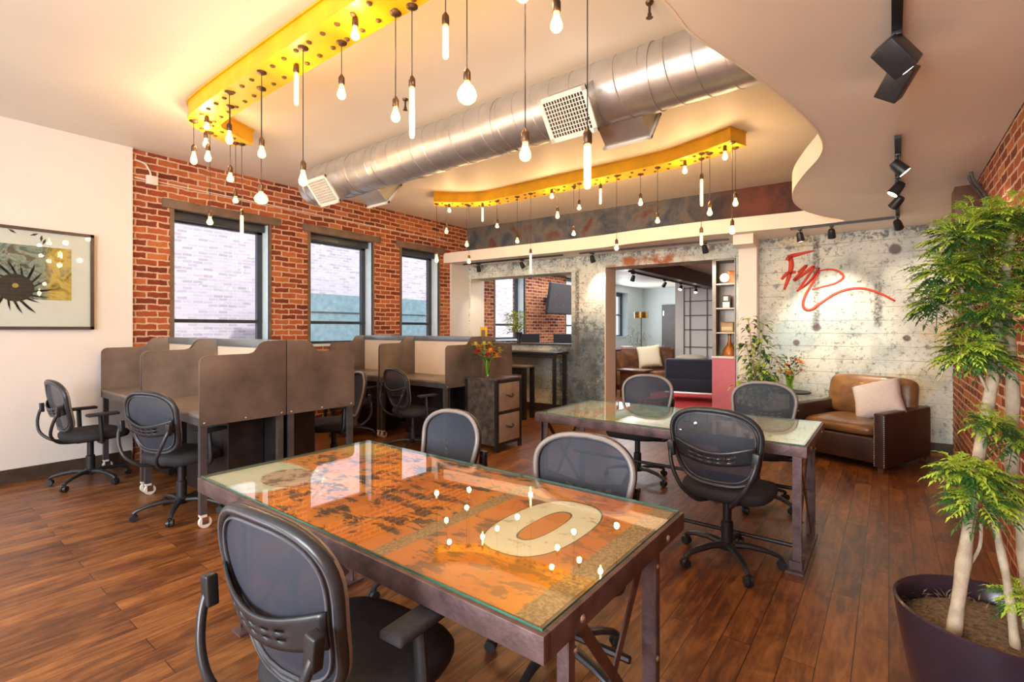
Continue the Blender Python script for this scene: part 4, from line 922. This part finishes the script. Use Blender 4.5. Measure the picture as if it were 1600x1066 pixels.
bush('potted_plant', (-1.34, 6.90, 0), [(-.10, -.02, 1.55), (.07, 0, 1.52), (-.14, .05, 1.25), (.10, -.05, 1.15), (.18, 0, 1.1), (-.20, 0, .78), (0, -.05, .9), (.14, .02, .80)], .11, 34, 'tall broad-leaved potted plant in front of the column by the side table', seed=5)
# ================================================================ BAR, BENCH, NICHE
bt = thing('bar_table', fp(-5.15, .30), FA, 'long black high bar table below the pass-through', 'table')
MB().box(-.82, .86, -.20, .22, 1.03, 1.07, .004).build('tabletop', 'darksteel', bt)
for x in (-.78, .80):
    for y in (-.17, .18): MB().box(x - .025, x + .025, y - .025, y + .025, 0, 1.03).build('leg', 'black', bt, False)
MB().box(-.78, .80, -.18, -.15, .97, 1.03).build('apron', 'black', bt, False)
bn = thing('bar_bench', fp(-5.2, .78), FA, 'lower black metal bench table standing in front of the bar table', 'table')
MB().box(-.66, .62, -.16, .16, .83, .86, .004).build('tabletop', 'ltop', bn)
for x in (-.62, .57):
    for y in (-.12, .12): MB().box(x - .03, x + .03, y - .03, y + .03, 0, .83).build('leg', 'black', bn, False)
MB().box(-.62, .57, -.14, -.11, .72, .83).build('apron', 'darksteel', bn, False)
# shelf niche on its pink base at the right side of the lounge opening
nx0, nx1 = -2.03, -1.72
nb = thing('shelf_tower', fp((nx0 + nx1) / 2, 0), FA, 'narrow open shelf tower above a pink base at the right of the lounge opening', 'shelf')
hw = (nx1 - nx0) / 2
MB().box(-hw, hw, -.02, .36, 0, 1.03).build('base', 'pink', nb, False)['label'] = 'pink painted base'
MB().box(-hw - .005, hw, -.03, .37, 1.03, 1.06, .003).build('counter', 'plaster', nb)
mb = MB().box(-hw, -hw + .05, -.01, .02, 1.06, 2.45).box(-hw, -hw + .012, .02, .36, 1.06, 2.45).box(hw - .015, hw, -.01, .36, 1.06, 2.45).box(-hw, hw, -.01, .36, 2.435, 2.455)
mb.build('side_frame', basic('grey_shelf_paint', (.30, .28, .25), .5), nb, False)
for z in (1.40, 1.75, 2.10): MB().box(-hw + .012, hw - .015, 0, .35, z - .012, z + .004).build('shelf', 'box_white', nb, False)
MB().box(-hw + .012, hw - .015, .345, .36, 1.06, 2.435).build('back_panel', 'ltop', nb, False)
copper = basic('copper_leather_brown', (.42, .15, .035), .35, .3)
def onshelf(x, z, off=-.13): return fp(x, off, z)
ob = thing('table_clock', onshelf(-1.84, 2.104), FA, 'orange and white round-faced clock on the top shelf of the tower', 'clock')
MB().box(-.02, .09, -.03, .05, 0, .19, .008).build('case', copper, ob); MB().tube([(-.05, -.02, .09), (-.05, -.045, .09)], .065, 20).build('dial', 'box_white', ob)
ob = thing('picture_block', onshelf(-1.88, 1.754), FA, 'small black and white framed picture on the second shelf of the tower', 'picture')
MB().box(-.05, .06, -.01, .02, 0, .19).build('frame', 'black', ob, False); MB().box(-.04, .05, -.014, -.010, .01, .09).box(-.03, .03, -.014, -.010, .11, .17).build('print', 'box_white', ob, False)
ob = thing('table_radio', onshelf(-1.86, 1.404), FA, 'tan boxy radio on the third shelf of the tower', 'radio')
MB().box(-.09, .09, -.04, .05, 0, .15, .015).build('case', basic('tan_case', (.40, .24, .09), .4), ob); MB().box(-.07, .07, -.044, -.040, .03, .08).build('grille', 'creamcush', ob, False)
ob = thing('bottle', onshelf(-1.83, 1.06), FA, 'brown bulbous bottle on the pink counter of the tower', 'bottle')
MB().lathe([(.09, 0), (.10, .03), (.085, .10), (.035, .17), (.022, .22), (.022, .30), (0, .30)], n=20).build('body', copper, ob); MB().lathe([(.025, .30), (.025, .325), (0, .325)], n=12).build('stopper', 'black', ob)
# ================================================================ SEEN THROUGH THE PASS-THROUGH
pv = thing('potted_flowers', fp(-5.48, -.16, 1.196), 0, 'yellow-green leafy flowers in a black vase on the pass-through ledge', 'plant')
MB().lathe([(.035, 0), (.04, .02), (.03, .05), (.07, .20), (.063, .20), (0, .12)], n=16).build('vase', 'black', pv)
rnd = random.Random(8)
for mt, k in (('leaf1', 0), (basic('yellow_green_leaf', (.50, .50, .04), .5, var=.4), 1)):
    mb = MB()
    for i in range(130):
        a = rnd.uniform(0, 2 * PI); q = rnd.uniform(.02, .2); z = .18 + rnd.uniform(0, .38); mb.leaf((math.cos(a) * q - .08, math.sin(a) * q * .6, z), (math.cos(a), math.sin(a), rnd.uniform(-.4, 1)), .13, .035)
    mb.build('leaves', mt, pv, False)
fr = thing('yellow_frame', fp(-6.30, -.16, 1.196), 0, 'small yellow picture frame standing at the left end of the pass-through ledge', 'picture')
MB().box(-.085, .085, -.012, .012, 0, .30, .004).build('frame', 'yellow', fr); MB().box(-.05, .05, -.016, -.012, .05, .24).build('print', 'ltop', fr, False)
tv = thing('television', (-6.10, 9.85, 2.16), 0, 'grey-faced wall television seen through the pass-through', 'television')
M_ = Matrix.Rotation(R_(10), 4, 'Y')
MB().box(-.03, .03, -.60, .60, -.36, .36, .01, M_).build('casing', 'black', tv)
MB().box(.0305, .033, -.58, .58, -.335, .345, 0, M_).build('screen', basic('grey_screen', (.085, .075, .08), .25, var=.03), tv, False)
MB().box(-.46, -.03, -.06, .06, -.05, .05).build('bracket', 'black', tv, False)
ct = thing('meeting_table', (-5.5, 9.3, 0), 0, 'dark table in the back room behind the pass-through', 'table')
MB().box(-.9, .9, -.55, .55, .98, 1.02).build('tabletop', 'darksteel', ct, False)
for x in (-.8, .8):
    for y in (-.45, .45): MB().box(x - .03, x + .03, y - .03, y + .03, 0, .98).build('leg', 'black', ct, False)
for i, (x, y, w, lab) in enumerate(((-5.74, 8.25, .46, 'dark high-backed chair in the back room, left of the black vase'), (-5.02, 8.35, .44, 'dark high-backed chair in the back room, right of the black vase'))):
    c = thing('high_chair', (x, y, 0), 0, lab, 'chair', 'high chairs behind the pass-through')
    MB().box(-w / 2, w / 2, -.22, -.17, .84, 1.36, .02).build('backrest', 'navy', c); MB().box(-w / 2, w / 2, -.2, .22, .76, .84, .02).build('seat', 'navy', c)
    for sx in (-1, 1):
        for sy in (-1, 1): MB().box(sx * .18 - .015, sx * .18 + .015, sy * .17 - .015, sy * .17 + .015, 0, .76).build('leg', 'black', c, False)
# ================================================================ LOUNGE
rg = MB().box(-4.2, -2.0, 9.0, 11.6, .001, .012).build('rug', 'red', None, False); tag(rg, 'red rug under the navy sofa in the lounge', 'rug')
ns = thing('navy_sofa', (-3.05, 10.2, .012), R_(12), 'low dark navy sofa with its back towards the opening, on the red rug', 'sofa')
MB().box(-.62, .95, -.40, -.20, .24, .85, .05).build('backrest', 'navy', ns); MB().box(-.62, .95, -.42, .45, .20, .46, .04).build('seat', 'navy', ns)
for x in (-.62, .81): MB().box(x, x + .14, -.36, .45, .22, .62, .04).build('arm', 'navy', ns)
MB().box(-.62, .95, -.40, .44, .17, .20).build('frame', 'chrome', ns, False)
for x in (-.56, .35, .90):
    for y in (-.36, .38): MB().lathe([(.012, 0), (.022, .17), (0, .17)], c=(x, y, 0), n=10).build('leg', 'chrome', ns)
bs = thing('leather_sofa', (-4.75, 11.35, 0), R_(20), 'brown leather sofa at the left of the lounge with a cream cushion on it', 'sofa')
MB().box(-.9, .75, -.40, .45, .10, .48, .05).build('seat', 'leather', bs); MB().box(-.8, .65, -.3, .4, 0, .12).build('plinth', 'wood', bs, False); MB().box(-.9, .75, .25, .48, .3, 1.02, .06).build('backrest', 'leather', bs); 
for x in (-.95, .62): MB().box(x, x + .18, -.42, .46, .08, .72, .04).build('arm', 'leather', bs)
pillow('throw_cushion', .27, 'creamcush', (-4.55, 11.30, .80), (R_(72), R_(8), R_(20)), 'cream cushion on the brown leather sofa in the lounge')
ct2 = thing('coffee_table', (-4.25, 9.9, 0), 0, 'dark wooden stacked side table before the leather sofa', 'table')
MB().box(-.38, .25, -.2, .25, .55, .59, .004).build('tabletop', 'wood', ct2); MB().box(-.33, .2, -.15, .2, 0, .55).build('base', 'wood', ct2, False)
ac = thing('curved_armchair', (-3.95, 12.55, 0), 0, 'rounded tan-topped armchair beside the wire grid', 'armchair')
MB().lathe([(.28, 0), (.36, .25), (.42, .55), (.38, .74), (.25, .80), (0, .76)], n=24).build('shell', 'creamcush', ac)
gd = thing('wire_grid', (-3.75, 13.26, .62), 0, 'black wire grid fixed on the white wall of the lounge', 'grid')
mb = MB()
for x in (-.62, -.46, -.02, .42): mb.tube([(x, 0, 0), (x, 0, 1.95)], .012, 6)
for z in (.02, .36, .82, 1.2, 1.58, 1.93): mb.tube([(-.62, 0, z), (.5, 0, z)], .010, 6)
mb.build('wires', 'black', gd)
dr = thing('door_1', (-5.33, 15.70, 0)); dr['kind'] = 'structure'
MB().box(-.55, .40, -.04, 0, 0, 2.25).build('door_leaf', basic('grey_brown_door', (.10, .085, .08), .5), dr, False)
hg = MB().box(-.50, -.47, -.06, -.04, .8, .95).box(-.50, -.47, -.06, -.04, 1.9, 2.05); hg.build('hinge', 'chrome', dr, False)
lp = thing('wall_lamp', (-5.55, 13.2, 1.85), 0, 'brass drum lamp standing by the lounge window', 'lamp')
MB().lathe([(.19, -.08), (.19, .09), (.185, .09), (.185, -.08)], n=24, cap=False).build('lamp_shade', basic('brass_shade', (.45, .28, .08), .3, .8), lp); MB().tube([(0, 0, -1.85), (0, 0, .05)], .012).lathe([(.13, -1.85), (.13, -1.83), (0, -1.82)], n=20).build('pole', 'brass', lp)
bush('potted_plant', (-5.6, 12.9, 0), [(-.1, 0, 1.5), (.1, 0, 1.4), (.2, .1, 1.3), (-.2, .1, 1.25)], .18, 40, 'pale airy potted plant by the lounge window', .08, .02, .15, 9, 'box_white', ('leaf2', 'leaf1'))
# lounge track lights
track('track_rail', (-3.72, 8.3, 2.489), (-3.72, 12.5, 2.489), 'black track rail on the lounge ceiling beside the brown beam', [(.04, (-.3, .2, -.7), 'nearest spotlight on the lounge ceiling track'), (.42, (-.5, .2, -.6), 'second spotlight on the lounge ceiling track'), (.66, (-.1, -.5, -.7), 'third spotlight on the lounge ceiling track'), (.92, (0, -.5, -.7), 'farthest spotlight on the lounge ceiling track')], 40)
area('back_room_fill', (-5.2, 9.8, 2.78), (0, 0, 0), 2.2, 3.0, 75, (.93, .97, 1))  # fill lamp added under the ceiling to brighten the back room
area('lounge_window_daylight', (-6.50, 14.17, 1.9), (0, -PI / 2, 0), 1.2, .75, 32, (.90, .96, 1))
